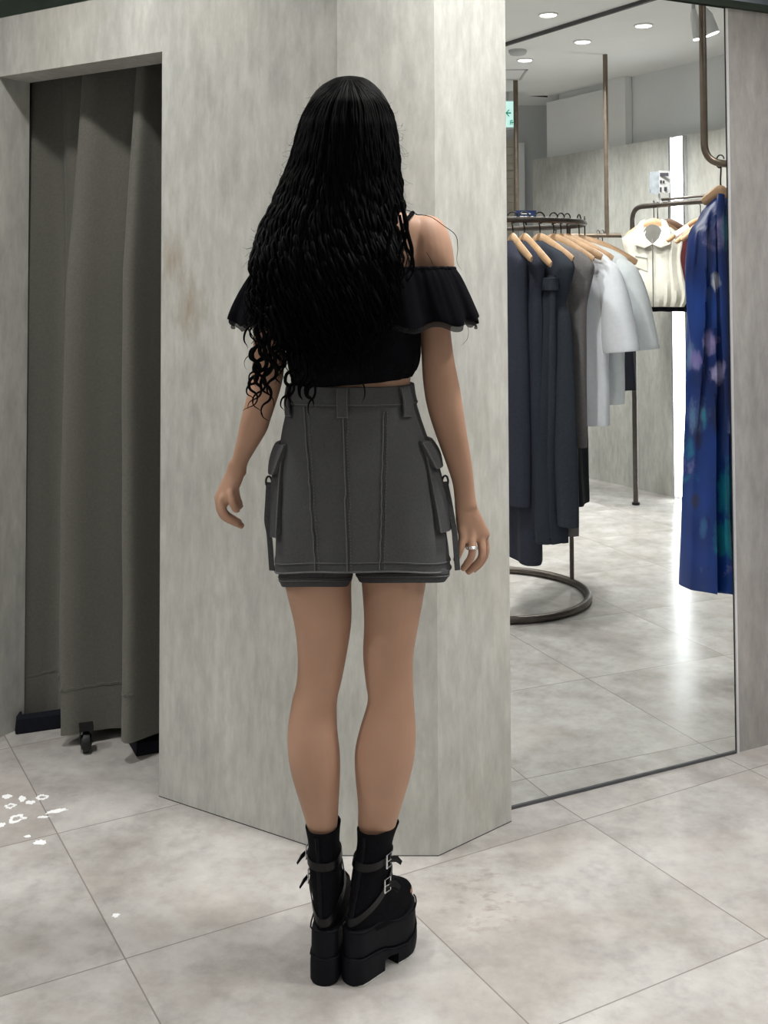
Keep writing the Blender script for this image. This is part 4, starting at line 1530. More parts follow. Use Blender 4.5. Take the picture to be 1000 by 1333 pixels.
def body():
    mb = MB()
    loft(mb, TORSO, 5, 40, 2.35)
    for L in (LEGL, LEGR):
        loft(mb, L, 5, 28, 2.1)
    for A in (ARML, ARMR):
        loft(mb, A, 5, 26, 2.1)
    # neck
    loft(mb, [(205, 436, 482, 2.215, .046), (235, 436, 482, 2.21, .047), (262, 433, 486, 2.205, .050), (290, 430, 490, 2.205, .05)], 4, 24)
    # head
    HC_ = PP(455, 173, 2.222)
    k = HC_.y / F
    rings = []
    prof = [(-.118, .022, .03, .055), (-.112, .036, .045, .045), (-.095, .052, .066, .028), (-.07, .062, .082, .014), (-.04, .068, .092, .004), (-.01, .073, .097, 0), (.02, .076, .100, 0), (.05, .073, .097, -.002), (.07, .060, .080, -.004), (.085, .043, .058, -.006), (.094, .020, .028, -.008)]
    for z, a, b, o in catmull(prof, 4):
        rings.append([(HC_.x + a * cos(2 * PI * i / 32), HC_.y + o + b * sin(2 * PI * i / 32), HC_.z + z) for i in range(32)])
    mb.rings(rings)
    fx, fy, fz = HC_.x, HC_.y, HC_.z
    # face (turned away from the photographer)
    mb.tube([(fx, fy + .094, fz + .012), (fx, fy + .104, fz - .010), (fx, fy + .116, fz - .032), (fx, fy + .104, fz - .042)], [.008, .009, .013, .008], 10)
    for s in (-1, 1):
        mb.ball((fx + s * .009, fy + .103, fz - .036), .008)
        mb.tube([(fx + s * .014, fy + .094, fz + .024), (fx + s * .034, fy + .090, fz + .027), (fx + s * .052, fy + .075, fz + .022)], [.007, .008, .006], 8)
        mb.ball((fx + s * .033, fy + .082, fz + .008), .0135, 0, 8)
        # ears
        mb.ball((fx + s * .076, fy + .004, fz - .004), .022, 0, 8, (.35, .62, 1.25))
        mb.ball((fx + s * .036, fy + .070, fz - .030), .026, 0, 8, (1, .8, 1))
    mb.tube([(fx - .022, fy + .090, fz - .064), (fx, fy + .1, fz - .061), (fx + .022, fy + .090, fz - .064)], [.004, .0075, .004], 8)
    mb.tube([(fx - .020, fy + .089, fz - .072), (fx, fy + .098, fz - .073), (fx + .020, fy + .089, fz - .072)], [.004, .008, .004], 8)
    mb.ball((fx, fy + .082, fz - .098), .02, 0, 8)
    # right hand: back of the hand half turned to the viewer, fingers curling in towards the thigh
    palm(mb, [(605, 634, 2.213, .0195, .0175, .5, 0), (606, 655, 2.217, .022, .0175, .5, 0), (610, 672, 2.220, .0285, .017, .5, 0), (614, 686, 2.224, .034, .0155, .5, 0), (618, 697, 2.228, .036, .014, .5, .002), (620, 703, 2.23, .032, .011, .5, .002)])
    finger(mb, [(600, 686, 2.207), (602, 698, 2.205), (600, 714, 2.199), (595, 726, 2.201), (592.5, 731, 2.203)], .0090, .0066)
    finger(mb, [(612, 688, 2.215), (614, 700, 2.213), (614.5, 722, 2.204), (607, 735, 2.208), (601.5, 742, 2.213)], .0096, .0070)
    finger(mb, [(622, 690, 2.229), (626, 702, 2.230), (627.5, 724, 2.222), (617, 738, 2.227), (607, 746, 2.232)], .0098, .0072)
    finger(mb, [(627, 690, 2.246), (631, 702, 2.250), (632, 721, 2.246), (624, 735, 2.252), (615, 743, 2.258)], .0094, .0070)
    finger(mb, [(613, 660, 2.235), (618, 674, 2.255), (617, 692, 2.270), (611, 706, 2.279), (607, 713, 2.283)], .0125, .0078)
    # left hand: back of the hand outwards, fingers bending forward and in
    palm(mb, [(309.5, 600, 2.214, .0165, .018, -.9, 0), (307, 613, 2.217, .021, .018, -.95, 0), (302, 626, 2.221, .0285, .0175, -1.0, 0), (296, 639, 2.226, .033, .0165, -1.05, 0), (291, 649, 2.230, .034, .0145, -1.05, 0), (289.5, 654, 2.232, .030, .0115, -1.05, 0)])
    finger(mb, [(300, 640, 2.200), (301, 648, 2.194), (304, 658, 2.190), (308, 664, 2.194), (309, 660, 2.2)], .0090, .0068)
    finger(mb, [(292, 646, 2.210), (288.5, 655, 2.208), (293, 671, 2.203), (304, 679, 2.206), (312, 683, 2.21)], .0096, .0068)
    finger(mb, [(289, 646, 2.230), (285.5, 654, 2.230), (290.5, 671, 2.226), (306, 680, 2.230), (317.5, 685.5, 2.235)], .0098, .0070)
    finger(mb, [(290, 645, 2.250), (287.5, 653, 2.252), (293, 668, 2.251), (305, 676, 2.256), (314, 681, 2.262)], .0095, .0068)
    finger(mb, [(304, 618, 2.235), (304, 632, 2.258), (307, 646, 2.272), (311, 656, 2.279), (313, 662, 2.283)], .0120, .0076)
    # feet inside the boots, toes showing at the open fronts
    for B in (BL, BR):
        mb.tube([B(0, .05, .235), B(0, .052, .19), B(0, .075, .160), B(0, .115, .135), B(0, .16, .118)], [.018, .019, .021, .021, .021], 16)
        mb.tube([B(0, .045, .175), B(0, .05, .14), B(0, .07, .125)], [.018, .019, .018], 14)
        for q, (tx, ty, r) in enumerate(((-.017, .196, .0080), (-.004, .201, .0070), (.006, .199, .0066), (.015, .194, .0062), (.022, .186, .0058))):
            sx = tx if B is BR else -tx
            mb.tube([B(sx * .9, .155, .112), B(sx * .9, .180, .116), B(sx * .9, ty, .115), B(sx * .9, ty + .008, .108)], [r, r, r, r * .6], 10)
    o = mb.build('body', 'skin', person)
    o.modifiers.clear()
    rm = o.modifiers.new('remesh', 'REMESH')
    rm.mode = 'VOXEL'
    rm.voxel_size = 0.0032
    rm.use_smooth_shade = True
    sm = o.modifiers.new('smooth', 'SMOOTH')
    sm.factor = 0.5
    sm.iterations = 7
    dg = bpy.context.evaluated_depsgraph_get()
    me = bpy.data.meshes.new_from_object(o.evaluated_get(dg))
    old = o.data
    o.modifiers.clear()
    o.data = me
    bpy.data.meshes.remove(old)
    me.name = 'body'
    if not me.materials:
        me.materials.append(MATS['skin'])
    me.polygons.foreach_set('use_smooth', [True] * len(me.polygons))
    for s in (-1, 1):
        mb = MB(); mb.ball((fx + s * .033, fy + .089, fz + .008), .0105, 0, 8)
        tag(mb.build('eye', 'eye_white', person))
    return o


body()


# ---------------------------------------------------------------- boots
def interp_prof(rows, n=6):
    return catmull(rows, n)


def boot(B, mirror, label):
    sg = -1 if mirror else 1
    # upper: horizontal ovals (z, back, front, half-width)
    rows = [(.088, .004, .200, .0310), (.105, .001, .206, .0318), (.118, .001, .206, .0318), (.131, .001, .190, .0312), (.144, .002, .163, .0305), (.160, .003, .130, .0305), (.180, .003, .113, .031), (.20, .003, .100, .0310), (.225, .004, .092, .0305), (.250, .004, .091, .0300), (.268, .000, .095, .0315), (.284, -.005, .102, .0338)]
    rr = interp_prof(rows, 6)
    N = 44

    def pt(z, a, g=0.0):
        yb, yf, w = [interp([(q[0], q[i]) for q in rr], z) for i in (1, 2, 3)]
        c, h = (yb + yf) / 2, (yf - yb) / 2
        ca, sa = cos(a), sin(a)
        e = 2 / 2.3
        y = c + (h + g) * math.copysign(abs(sa) ** e, sa)
        # narrower heel, wider ball
        t = (y - yb) / max(yf - yb, 1e-4)
        ww = w * (0.86 + 0.24 * sin(min(max(t, 0), 1) * PI * .8)) if z < .17 else w
        return B((ww + g) * math.copysign(abs(ca) ** e, ca), y, z)
    mb = MB()
    rings = []
    zs = [q[0] for q in rr]
    for i, z in enumerate(zs):
        rings.append([pt(z, 2 * PI * k / N) for k in range(N)])
    # top lip folds inwards
    rings.append([pt(zs[-1] + .001, 2 * PI * k / N, -.003) for k in range(N)])
    rings.append([pt(zs[-1] - .02, 2 * PI * k / N, -.005) for k in range(N)])
    mb.rings(rings, caps=False)
    o = mb.build('boot', 'boot_knit', person)
    tag(o, label)
    # knit ribs over the toes
    mb = MB()
    for q in range(9):
        y0 = .118 + q * .0085
        pts = []
        for k in range(15):
            a = PI * (.04 + .92 * k / 14)
            best = None
            for z in [x * .002 + .095 for x in range(36)]:
                yb, yf, w = [interp([(r[0], r[i]) for r in rr], z) for i in (1, 2, 3)]
                if yf >= y0:
                    best = z
            zt = best or .1
            zb = .095
            z = zb + (zt - zb) * sin(a) ** .6
            # find lateral at this z and y
            yb, yf, w = [interp([(r[0], r[i]) for r in rr], z) for i in (1, 2, 3)]
            c, h = (yb + yf) / 2, (yf - yb) / 2
            sy = min(1, abs((y0 - c) / h))
            x = w * 1.04 * (1 - sy ** 2.3) ** (1 / 2.3)
            pts.append(B(x * math.copysign(1, cos(a)) if abs(cos(a)) > .02 else 0, y0, z))
        mb.tube(pts, .0012, 5)
    mb.build('knit_ribs', 'boot_knit', o)
    # platform: stations along the foot (y, half-width, bottom, top)
    wid = [(-.004, .004), (-.002, .013), (.003, .020), (.012, .0255), (.03, .0275), (.06, .0285), (.09, .030), (.12, .0335), (.15, .0365), (.175, .0355), (.193, .029), (.204, .019), (.209, .008)]
    top = [(-.004, .101), (.06, .101), (.09, .096), (.115, .088), (.15, .084), (.18, .087), (.209, .098)]
    mid = [(-.004, .050), (.05, .049), (.08, .045), (.105, .036), (.15, .031), (.18, .038), (.209, .058)]
    ys = [-.004, -.0035, -.002, .0, .003, .007, .012, .02, .03, .045, .06, .075, .0819, .082, .09, .10, .11, .118, .1199, .12, .13, .14, .15, .16, .17, .18, .188, .195, .20, .204, .207, .209]

    def bottom(y):
        if y < .082:
            return 0.0
        if y < .12:
            return .024 - .004 * abs(y - .1) / .02
        return 0.0 if y < .165 else .034 * ((y - .165) / .044) ** 1.6

    def slab(lo, hi, grow, mat, name, parent):
        mb = MB()
        rings = []
        for y in ys:
            w = interp(wid, y) + grow
            b, t = lo(y), hi(y)
            ring = []
            for k in range(28):
                a = 2 * PI * k / 28
                ca, sa = cos(a), sin(a)
                e = 2 / 9
                ring.append(B(w * math.copysign(abs(ca) ** e, ca), y + (grow if y > .1 else -grow), (b + t) / 2 + (t - b) / 2 * math.copysign(abs(sa) ** e, sa)))
            rings.append(ring)
        mb.rings(rings)
        return mb.build(name, mat, parent)
    slab(lambda y: interp(mid, y) - .001, lambda y: interp(top, y), 0.0, 'boot_sole', 'platform', o)
    s = slab(bottom, lambda y: interp(mid, y), .002, 'boot_sole', 'outsole', o)
    # pale worn edge below the heel and forefoot
    if not mirror:
        yy_ = [.081 - .0853 * (k / 14) ** .6 for k in range(15)]
        heel_u = [B(-(interp(wid, y) + .0012), y, .0016) for y in yy_] + [B(interp(wid, y) + .0012, y, .0016) for y in yy_[::-1]]
        mb = MB()
        mb.tube(heel_u, .0012, 5)
        mb.build('sole_edge', 'sole_edge', s)
        for sd in (-1, 1):
            mb = MB()
            mb.tube([B(sd * (interp(wid, y) + .0012), y, bottom(y) + .0016) for y in [.121 + .0041 * k for k in range(13)]], .0012, 5)
            mb.build('sole_edge', 'sole_edge', s)
    # welt line between the layers
    mb = MB()
    for prof in (mid, top):
        for sd in (-1, 1):
            mb.tube([B(sd * (interp(wid, y) + .0018), y, interp(prof, y) + .0005) for y in ys[1:-1]], .0016, 5)
    mb.build('welt', 'boot_sole', o)
    # back zip
    mb = MB()
    for da in (-.055, .055):
        mb.tube([pt(z, -PI / 2 + sg * .12 + da, .0012) for z in [.106 + .0172 * k for k in range(11)]], .0017, 5)
    mb.tube([pt(z, -PI / 2 + sg * .12, .0008) for z in [.106 + .0172 * k for k in range(11)]], .0020, 5)
    p = pt(.272, -PI / 2 + sg * .12, .003)
    mb.tube([p, p - Vector((0, 0, .018))], .0022, 6)
    mb.build('zip', 'boot_sole', o)
    # straps

    def strap(fz, a0, a1, name='strap', w=.0075):
        mb = MB()
        n = 40
        grid = [[], []]
        for k in range(n + 1):
            a = a0 + (a1 - a0) * k / n
            z = fz(a)
            grid[0].append(pt(z + w, a, .0022))
            grid[1].append(pt(z - w, a, .0022))
        mb.sheet(grid, .0022)
        return mb.build(name, 'boot_leather', o)
    s1 = strap(lambda a: .226 + .006 * sin(a), 0, 2 * PI)
    s2 = strap(lambda a: .168 + .052 * sin(a), 0, 2 * PI)
    for st, z, a in ((s1, .226, .12 if sg > 0 else PI - .12), (s2, .176, .05 if sg > 0 else PI - .05)):
        c = pt(z, a, .006)
        n = (pt(z, a, .02) - c).normalized()
        t = Vector((-n.y, n.x, 0))
        mb = MB()
        loop = [c + t * (.009 * sx) + Vector((0, 0, .0125 * sz)) for sx, sz in ((-1, -1), (1, -1), (1, 1), (-1, 1), (-1, -1))]
        mb.tube(loop, .0018, 6)
        mb.tube([c + t * -.009, c + t * .010 + n * .002], .0014, 6)
        mb.build('buckle', 'silver', o, smooth=True)
        mb = MB()
        mb.tube([c + t * .004, c + t * .018 + n * .006 - Vector((0, 0, .004)), c + t * .026 + n * .012 - Vector((0, 0, .014))], [.006, .006, .004], 8, flat=(n, .3))
        mb.build('strap_end', 'boot_leather', o)
    return o


boot(BL, True, 'left black platform boot seen straight from the back')
boot(BR, False, 'right black platform boot turned with its toe to the right')

# ---------------------------------------------------------------- skirt with shorts under it
SK = [(500, 377.5, 537.5, 2.214, .091), (508, 377, 538, 2.214, .093), (530, 373.5, 543.5, 2.214, .097), (555, 368, 552, 2.214, .102), (580, 363.5, 560, 2.213, .108), (620, 360.5, 567.5, 2.212, .117), (660, 359, 575, 2.212, .124), (700, 358, 581, 2.213, .129), (730, 357, 584, 2.214, .132), (740, 356.5, 585, 2.214, .133)]
skr = [sec(*s) for s in SK]
skz = sorted([(s[2], s) for s in skr])


def sk_sec(z):
    return tuple(interp([(q[0], q[1][i]) for q in skz], z) for i in range(5))


def sk_pt(z, a, g=0.0):
    """a: -90 deg is the middle of the back"""
    x, y, _, hw, hd = sk_sec(z)
    e = 2 / 2.25
    ca, sa = cos(a), sin(a)
    # soft flutes towards the hem
    v = max(0, (skz[-1][0] - z)) / (skz[-1][0] - skz[0][0])
    fl = .004 * v * v * sin(a * 7 + .8)
    gg = g + fl
    rise = .027 * v * max(0.0, -sa) ** 1.5          # the hem rides up over the seat
    return Vector((x + (hw + gg) * math.copysign(abs(ca) ** e, ca), y + (hd + gg) * math.copysign(abs(sa) ** e, sa), z + rise))


def sk_px(px, z, g=0.0):
    """back-side surface point whose pixel column is px"""
    best, bd_ = None, 1e9
    for k in range(181):
        a = -PI + PI * k / 180
        p = sk_pt(z, a)
        d = p - CAM
        col = CX + F * d.dot(RT) / d.dot(FW)
        if abs(col - px) < bd_:
            bd_, best = abs(col - px), a
    return sk_pt(z, best, g), best


def skz_of(py):
    return patY(460, py, 2.1).z


ZW, ZHEM = skz[-1][0], skz[0][0]
mb = MB()
N = 96
rings = []
rows = 40
for i in range(rows + 1):
    z = ZHEM + (ZW - ZHEM) * i / rows
    rings.append([sk_pt(z, 2 * PI * k / N, .0012 * noise.noise((k * .25, z * 22, 2)) * (1 if k not in (0,) else 1)) for k in range(N)])
rings.append([sk_pt(ZW, 2 * PI * k / N, -.004) for k in range(N)])
for i in range(rows, -1, -1):
    z = ZHEM + (ZW - ZHEM) * i / rows
    rings.append([sk_pt(z, 2 * PI * k / N, -.005) for k in range(N)])
rings.append(rings[0])
mb.rings(rings, caps=False)
# seam welts and stitching belong to the skirt's own cloth
for (xa, ya, xb, yb, side) in ((396, 533, 411, 741, -1), (446.5, 548, 452.5, 745, -1), (499, 540, 494.5, 742, 1)):
    pts, st = [], []
    for k in range(25):
        t = k / 24
        z = skz_of(ya) + (ZHEM + .003 - skz_of(ya)) * t
        px = xa + (xb - xa) * t + (3.5 * sin(t * 3.0) * (0 if side > 0 else 0))
        p, a = sk_px(px, z, .0012)
        pts.append(p)
        st.append(sk_px(px + 5.2 * side * -1 if side < 0 else px + 5.0, z, .0008)[0])
    mb.tube(pts, .0015, 6, 1)
    mb.tube([p + Vector((.0032, 0, 0)) for p in pts], .0012, 5, 2)
    for i in range(len(st) - 1):
        for u in (0, .5):
            a_, b_ = st[i].lerp(st[i + 1], u), st[i].lerp(st[i + 1], u + .28)
            mb.tube([a_, b_], .0010, 5, 1)
# hem fold and stitch line
for off, mi, r in ((.0165, 2, .0014), (.0185, 1, .0009)):
    mb.tube([sk_pt(ZHEM + off, -PI * 1.12 + PI * 1.24 * k / 90, .0008) for k in range(91)], r, 5, mi)
mb.tube([sk_pt(ZHEM + .0005, -PI * 1.12 + PI * 1.24 * k / 90, .0005) for k in range(91)], .0019, 5, 1)
skirt = mb.build('skirt', ['denim', 'denim_stitch', 'denim_seam'], person)
# waistband
mb = MB()
zb0 = skz_of(533)
rings = []
for g, z in ((.0005, zb0), (.0030, zb0 + .001), (.0032, (zb0 + ZW) / 2), (.0030, ZW + .001), (.0005, ZW + .002), (-.005, ZW + .0015), (-.005, zb0)):
    rings.append([sk_pt(min(z, ZW), 2 * PI * k / N, g) + Vector((0, 0, max(0, z - ZW))) for k in range(N)])
rings.append(rings[0])
mb.rings(rings, caps=False)
mb.tube([sk_pt(zb0 + .004, -PI * 1.12 + PI * 1.24 * k / 80, .0034) for k in range(81)], .0008, 5, 1)
mb.build('waistband', ['denim', 'denim_stitch'], skirt)
# belt loops
for xa, xb, w in ((446, 447.5, .0115), (523, 529, .0135), (379.5, 378.5, .0095), (None, 1.0, .011), (None, 2.1, .011)):
    grid = []
    for k in range(9):
        t = k / 8
        z = ZW + .002 - t * (ZW - skz_of(548))
        g = .006 + .003 * sin(t * PI)
        if xa is None:
            p, a = sk_pt(min(z, ZW), xb, g), xb
        else:
            p, a = sk_px(xa + (xb - xa) * t, min(z, ZW), 0)
            p = sk_pt(min(z, ZW), a, g)
        tg = Vector((-sin(a), cos(a), 0)) * (1 if True else 1)
        tg = (sk_pt(min(z, ZW), a + .03) - sk_pt(min(z, ZW), a - .03)).normalized()
        grid.append([p - tg * w / 1, p - tg * w * .82, p, p + tg * w * .82, p + tg * w])
    mb = MB()
    mb.sheet(grid, .0028)
    for c in (1, 3):
        mb.tube([r[c] + (r[2] - Vector((sk_sec(min(r[2].z, ZW))[0], sk_sec(min(r[2].z, ZW))[1], r[2].z))).normalized() * .0018 for r in grid], .0008, 5, 1)
    mb.tube([grid[-1][0], grid[-1][2], grid[-1][4]], .0017, 5, 1)
    mb.build('belt_loop', ['denim', 'denim_stitch'], skirt)


# cargo pockets on both hips
def pocket(side):
    def A(d):          # angle measured from the hip towards the back
        return (-math.radians(d)) if side > 0 else (-PI + math.radians(d))

    def patch(z0, z1, d0a, d0b, d1a, d1b, g0, g1, mat, name, parent, rows=8, cols=9, rnd=.003):
        """top edge z0 spans d0a..d0b, bottom edge z1 spans d1a..d1b (degrees), proud by g0..g1"""
        grid = []
        for i in range(rows + 1):
            v = i / rows
            row = []
            for j in range(cols + 1):
                u = j / cols
                a = A((d0a + (d1a - d0a) * v) * (1 - u) + (d0b + (d1b - d0b) * v) * u)
                z = z0 + (z1 - z0) * v
                g = (g0 + (g1 - g0) * v) + .004 * sin(u * PI) * sin(v * PI)
                row.append(sk_pt(z, a, g))
            grid.append(row)
        mb = MB()
        mb.sheet(grid, .0035)
        # edges returning to the skirt
        inner = [[sk_pt(p.z, A((d0a + (d1a - d0a) * (i / rows)) * (1 - j / cols) + (d0b + (d1b - d0b) * (i / rows)) * (j / cols)), .001) for j, p in enumerate(row)] for i, row in enumerate(grid)]
        for idx in (0, cols):
            mb.sheet([[r[idx] for r in grid], [r[idx] for r in inner]], .003)
        mb.sheet([grid[-1], inner[-1]], .003)
        mb.sheet([grid[0], inner[0]], .003)
        for idx in (0, cols):
            mb.tube([r[idx] for r in grid], .0019, 5, 1)
        mb.tube(grid[-1], .0019, 5, 1)
        if 'flap' in name:
            mb.tube(grid[0], .0017, 5, 1)
        return mb.build(name, [mat, 'denim_stitch'], parent)
    zt = skz_of(584 if side > 0 else 588)
    zf = skz_of(618 if side > 0 else 626)
    zb = skz_of(704 if side > 0 else 710)
    pk = patch(zt - .012, zb, 27, -35, 30, -35, .004, .011, 'denim_dark', 'cargo_pocket', skirt)
    patch(zt, zf, 32, -38, 24, -38, .008, .017, 'denim', 'pocket_flap', pk)
    # pull strap with a loop buckle hanging off the pocket's side
    zs = skz_of(640)
    a = A(2)
    sx = 1 if side > 0 else -1
    p0 = sk_pt(zs, a, .016)
    pts = [p0, sk_pt(skz_of(668), A(4), .017), sk_pt(skz_of(692), A(6), .018), sk_pt(skz_of(712), A(8), .018 if side > 0 else .012) + Vector((.001 * sx, 0, 0)), sk_pt(ZHEM + .002, A(10), .019 if side > 0 else .007)]
    q = smooth_curve(pts, 5)
    mb = MB()
    ax = Vector((.35 * sx, -.94, 0)).normalized()
    tw = Vector((.94, .35 * sx, 0)) if side > 0 else Vector((.94, -.35, 0))
    mb.sheet([[p - tw * .0055 for p in q], [p + tw * .0055 for p in q]], .0025)
    mb.build('pull_strap', 'denim_dark', pk)
    mb = MB()
    mb.tube([p0 + Vector((.006 * cos(t), -.003 * sin(t), .012 * sin(t))) for t in [2 * PI * k / 16 for k in range(17)]], .0022, 6)
    mb.build('strap_buckle', 'black_metal', pk)


pocket(1)
pocket(-1)

# shorts legs under the skirt
for name, L, lab in (('l', [(715, 366, 462, 2.214, .098), (735, 363.5, 461, 2.213, .099), (750, 363.5, 458.5, 2.212, .099), (760, 367, 456, 2.212, .097)], None),
                     ('r', [(710, 463, 566, 2.214, .098), (730, 462, 577, 2.213, .100), (744, 463, 585, 2.212, .104), (754, 467, 580, 2.212, .103)], None)):
    mb = MB()
    ss = sect(L, 4)
    def lifted(s, g):
        return [(p[0], p[1], p[2] + .020 * max(0.0, -sin(2 * PI * k / 48)) ** 1.3) for k, p in enumerate(oval(s, 48, 2.3, g))]
    o_ = [lifted(s, 0) for s in ss]
    i_ = [lifted(s, -.005) for s in ss][::-1]
    rr = o_ + i_
    rr.append(rr[0])
    mb.rings(rr[::-1], caps=False)
    for dz in (.010, .012, .017):
        s = ss[-1]
        s2 = [interp(sorted([(q[2], q[i]) for q in ss]), s[2] + dz) for i in range(5)]
        ov = lifted(s2, .0004)
        mb.tube(ov + [ov[0]], .0011, 5, 1 if dz == .012 else 2)
    mb.build('shorts_leg', ['denim_dark', 'denim_stitch', 'denim_seam'], person)

# ---------------------------------------------------------------- off-shoulder top
TP = [(356, 366, 557, 2.203, .103), (380, 368, 553, 2.205, .107), (420, 372, 549, 2.207, .110), (450, 373, 548, 2.208, .112), (466, 374, 548, 2.209, .112), (480, 377, 545, 2.210, .108), (490, 381, 540, 2.211, .098), (496, 384, 536, 2.212, .090)]
mb = MB()
ss = sect(TP, 5)
rr = []
for i, s in enumerate(ss):
    v = i / (len(ss) - 1)
    ring = oval(s, 96, 2.3)
    out = []
    for k, p in enumerate(ring):
        a = 2 * PI * k / 96
        g = .003 * sin(a * 21 + 2 * sin(a * 3)) * max(0, (v - .45)) * 1.6
        out.append((p[0] + g * cos(a), p[1] + g * sin(a), p[2] + (.010 * cos(a) if v > .8 else .010 * cos(a) * v)))
    rr.append(out)
rr.append([(p[0] * .96 + ss[-1][0] * .04, p[1] * .96 + ss[-1][1] * .04, p[2]) for p in rr[-1]])
mb.rings(rr[::-1], caps=False)
top = mb.build('off_shoulder_top', 'black_cotton', person)

# ruffle running round the chest and both upper arms
RF = [(350, 333, 592, 2.205, .108), (362, 325, 599, 2.205, .116), (380, 315, 607, 2.205, .122), (400, 306, 615, 2.205, .127), (416, 301, 621, 2.205, .130), (421, 301, 621.5, 2.205, .130)]


def ruffle(rows, drop, amp, name, mat, parent, th, nf=13, ph=0.0):
    s_ = [sec(*q) for q in rows]
    s_ = [(a, b, c - drop, d, e) for a, b, c, d, e in s_]
    ss_ = catmull(s_, 5)
    M = 220
    grid = []
    for i, s in enumerate(ss_):
        v = i / (len(ss_) - 1)
        ring = []
        for k in range(M + 1):
            a = 2 * PI * k / M
            ca, sa = cos(a), sin(a)
            e = 2 / 2.5
            w = amp * v ** .8 * (sin(a * nf + ph + 1.7 * sin(2 * a)) * .7 + .4 * sin(a * nf * 1.7 + 2))
            w += .002 * (1 - v) * sin(a * 60)
            side = max(0, ca if True else 0)
            lift = .006 * v * sin(a * nf + ph + 1.2)
            # the ruffle sags at the outer arm ends
            ring.append((s[0] + (s[3] + w * .6) * math.copysign(abs(ca) ** e, ca), s[1] + (s[4] + w) * math.copysign(abs(sa) ** e, sa), s[2] + lift + .006 * abs(ca) ** 4 * v))
        grid.append(ring)
    mb = MB()
    mb.sheet(grid, th)
    return mb.build(name, mat, parent)


rf = ruffle(RF, 0.0, .012, 'ruffle', 'black_cotton', top, .0022)
ruffle([(q[0], q[1] + 2, q[2] - 1, q[3], q[4] - .004) for q in RF[2:]], .0105, .011, 'tulle_trim', 'black_tulle', rf, .0008, 13, .0)
mb = MB()
# elastic edge along the top of the ruffle
s_ = sec(*RF[0])
mb.tube([(x, y, z + .001 * sin(k * 2.1)) for k, (x, y, z) in enumerate(oval(s_, 120, 2.5) + [oval(s_, 120, 2.5)[0]])], .0035, 6)
mb.build('elastic_edge', 'black_cotton', rf)
# straps over the shoulders
for pts in ([(518, 352, 2.098), (519, 325, 2.108), (524, 300, 2.120), (531, 285, 2.135), (537, 278, 2.165), (537, 277.5, 2.20), (533, 284, 2.25), (525, 320, 2.29), (520, 350, 2.305)],
            [(400, 352, 2.098), (398, 325, 2.108), (394, 300, 2.120), (388, 286, 2.135), (384, 279, 2.165), (384, 278.5, 2.20), (388, 285, 2.25), (395, 320, 2.29), (400, 350, 2.305)]):
    q = smooth_curve([PP(*p) for p in pts], 6)
    mb = MB()
    mb.tube(q, .0042, 8)
    mb.build('shoulder_strap', 'black_cotton', top)

# ---------------------------------------------------------------- ring on the right hand
p0, p1 = PP(614.2, 706, 2.2105), PP(614.5, 720, 2.2045)
d = (p1 - p0).normalized()
c = p0.lerp(p1, .55)
x = d.cross(Vector((0, 1, 0))).normalized()
y = d.cross(x)
mb = MB()
for off in (-.0018, .0018):
    mb.tube([c + d * off + x * (.0103 * cos(t)) + y * (.0103 * sin(t)) for t in [2 * PI * k / 28 for k in range(29)]], .0013, 6)
for k in range(7):
    t = PI * (.0 + k / 6)
    mb.ball(c + x * (.0104 * cos(t)) - y * (.0104 * sin(t)) * (1 if y.y > 0 else -1), .0017, 0, 5)
mb.build('finger_ring', 'silver', person)

# ---------------------------------------------------------------- hair
HL = [(98.6, 452), (99.3, 446), (100.5, 439), (102.5, 433.5), (105, 428.5), (110, 420), (118, 411), (128, 404), (137, 399), (160, 391), (185, 384.5), (215, 376), (243, 363), (265, 355), (285, 343), (318, 331), (353, 324), (400, 320), (450, 318), (500, 318), (560, 317)]
HR = [(98.6, 458), (99.3, 465), (100.5, 472), (102.5, 477), (105, 481.5), (110, 488), (118, 496), (128, 503), (137, 508), (160, 514), (185, 518), (215, 520), (243, 522.5), (273, 525), (300, 527), (330, 530), (360, 532), (400, 530), (450, 524), (500, 518), (560, 512)]
HBACK = [(98.6, 2.232), (99.3, 2.215), (100.5, 2.198), (102.5, 2.182), (106, 2.165), (115, 2.14), (130, 2.122), (160, 2.110), (200, 2.106), (230, 2.106), (260, 2.100), (300, 2.086), (340, 2.072), (400, 2.062), (450, 2.068), (500, 2.078), (560, 2.088)]


def hair_pt(py, u, lift=0.0):
    """surface of the hair mass: u -1 left edge .. 1 right edge"""
    xl, xr = interp(HL, py), interp(HR, py)
    Yb = interp(HBACK, py) - lift
    if py < 245:
        depth = interp([(98.6, .004), (100, .02), (106, .075), (118, .1), (150, .115), (245, .11)], py)
    else:
        depth = interp([(245, .11), (300, .095), (340, .045), (400, .03), (560, .05)], py)
    Y = Yb + depth * (1 - sqrt(max(0, 1 - min(1, abs(u)) ** 2.4)))
    return patY((xl + xr) / 2 + u * (xr - xl) / 2, py, Y)


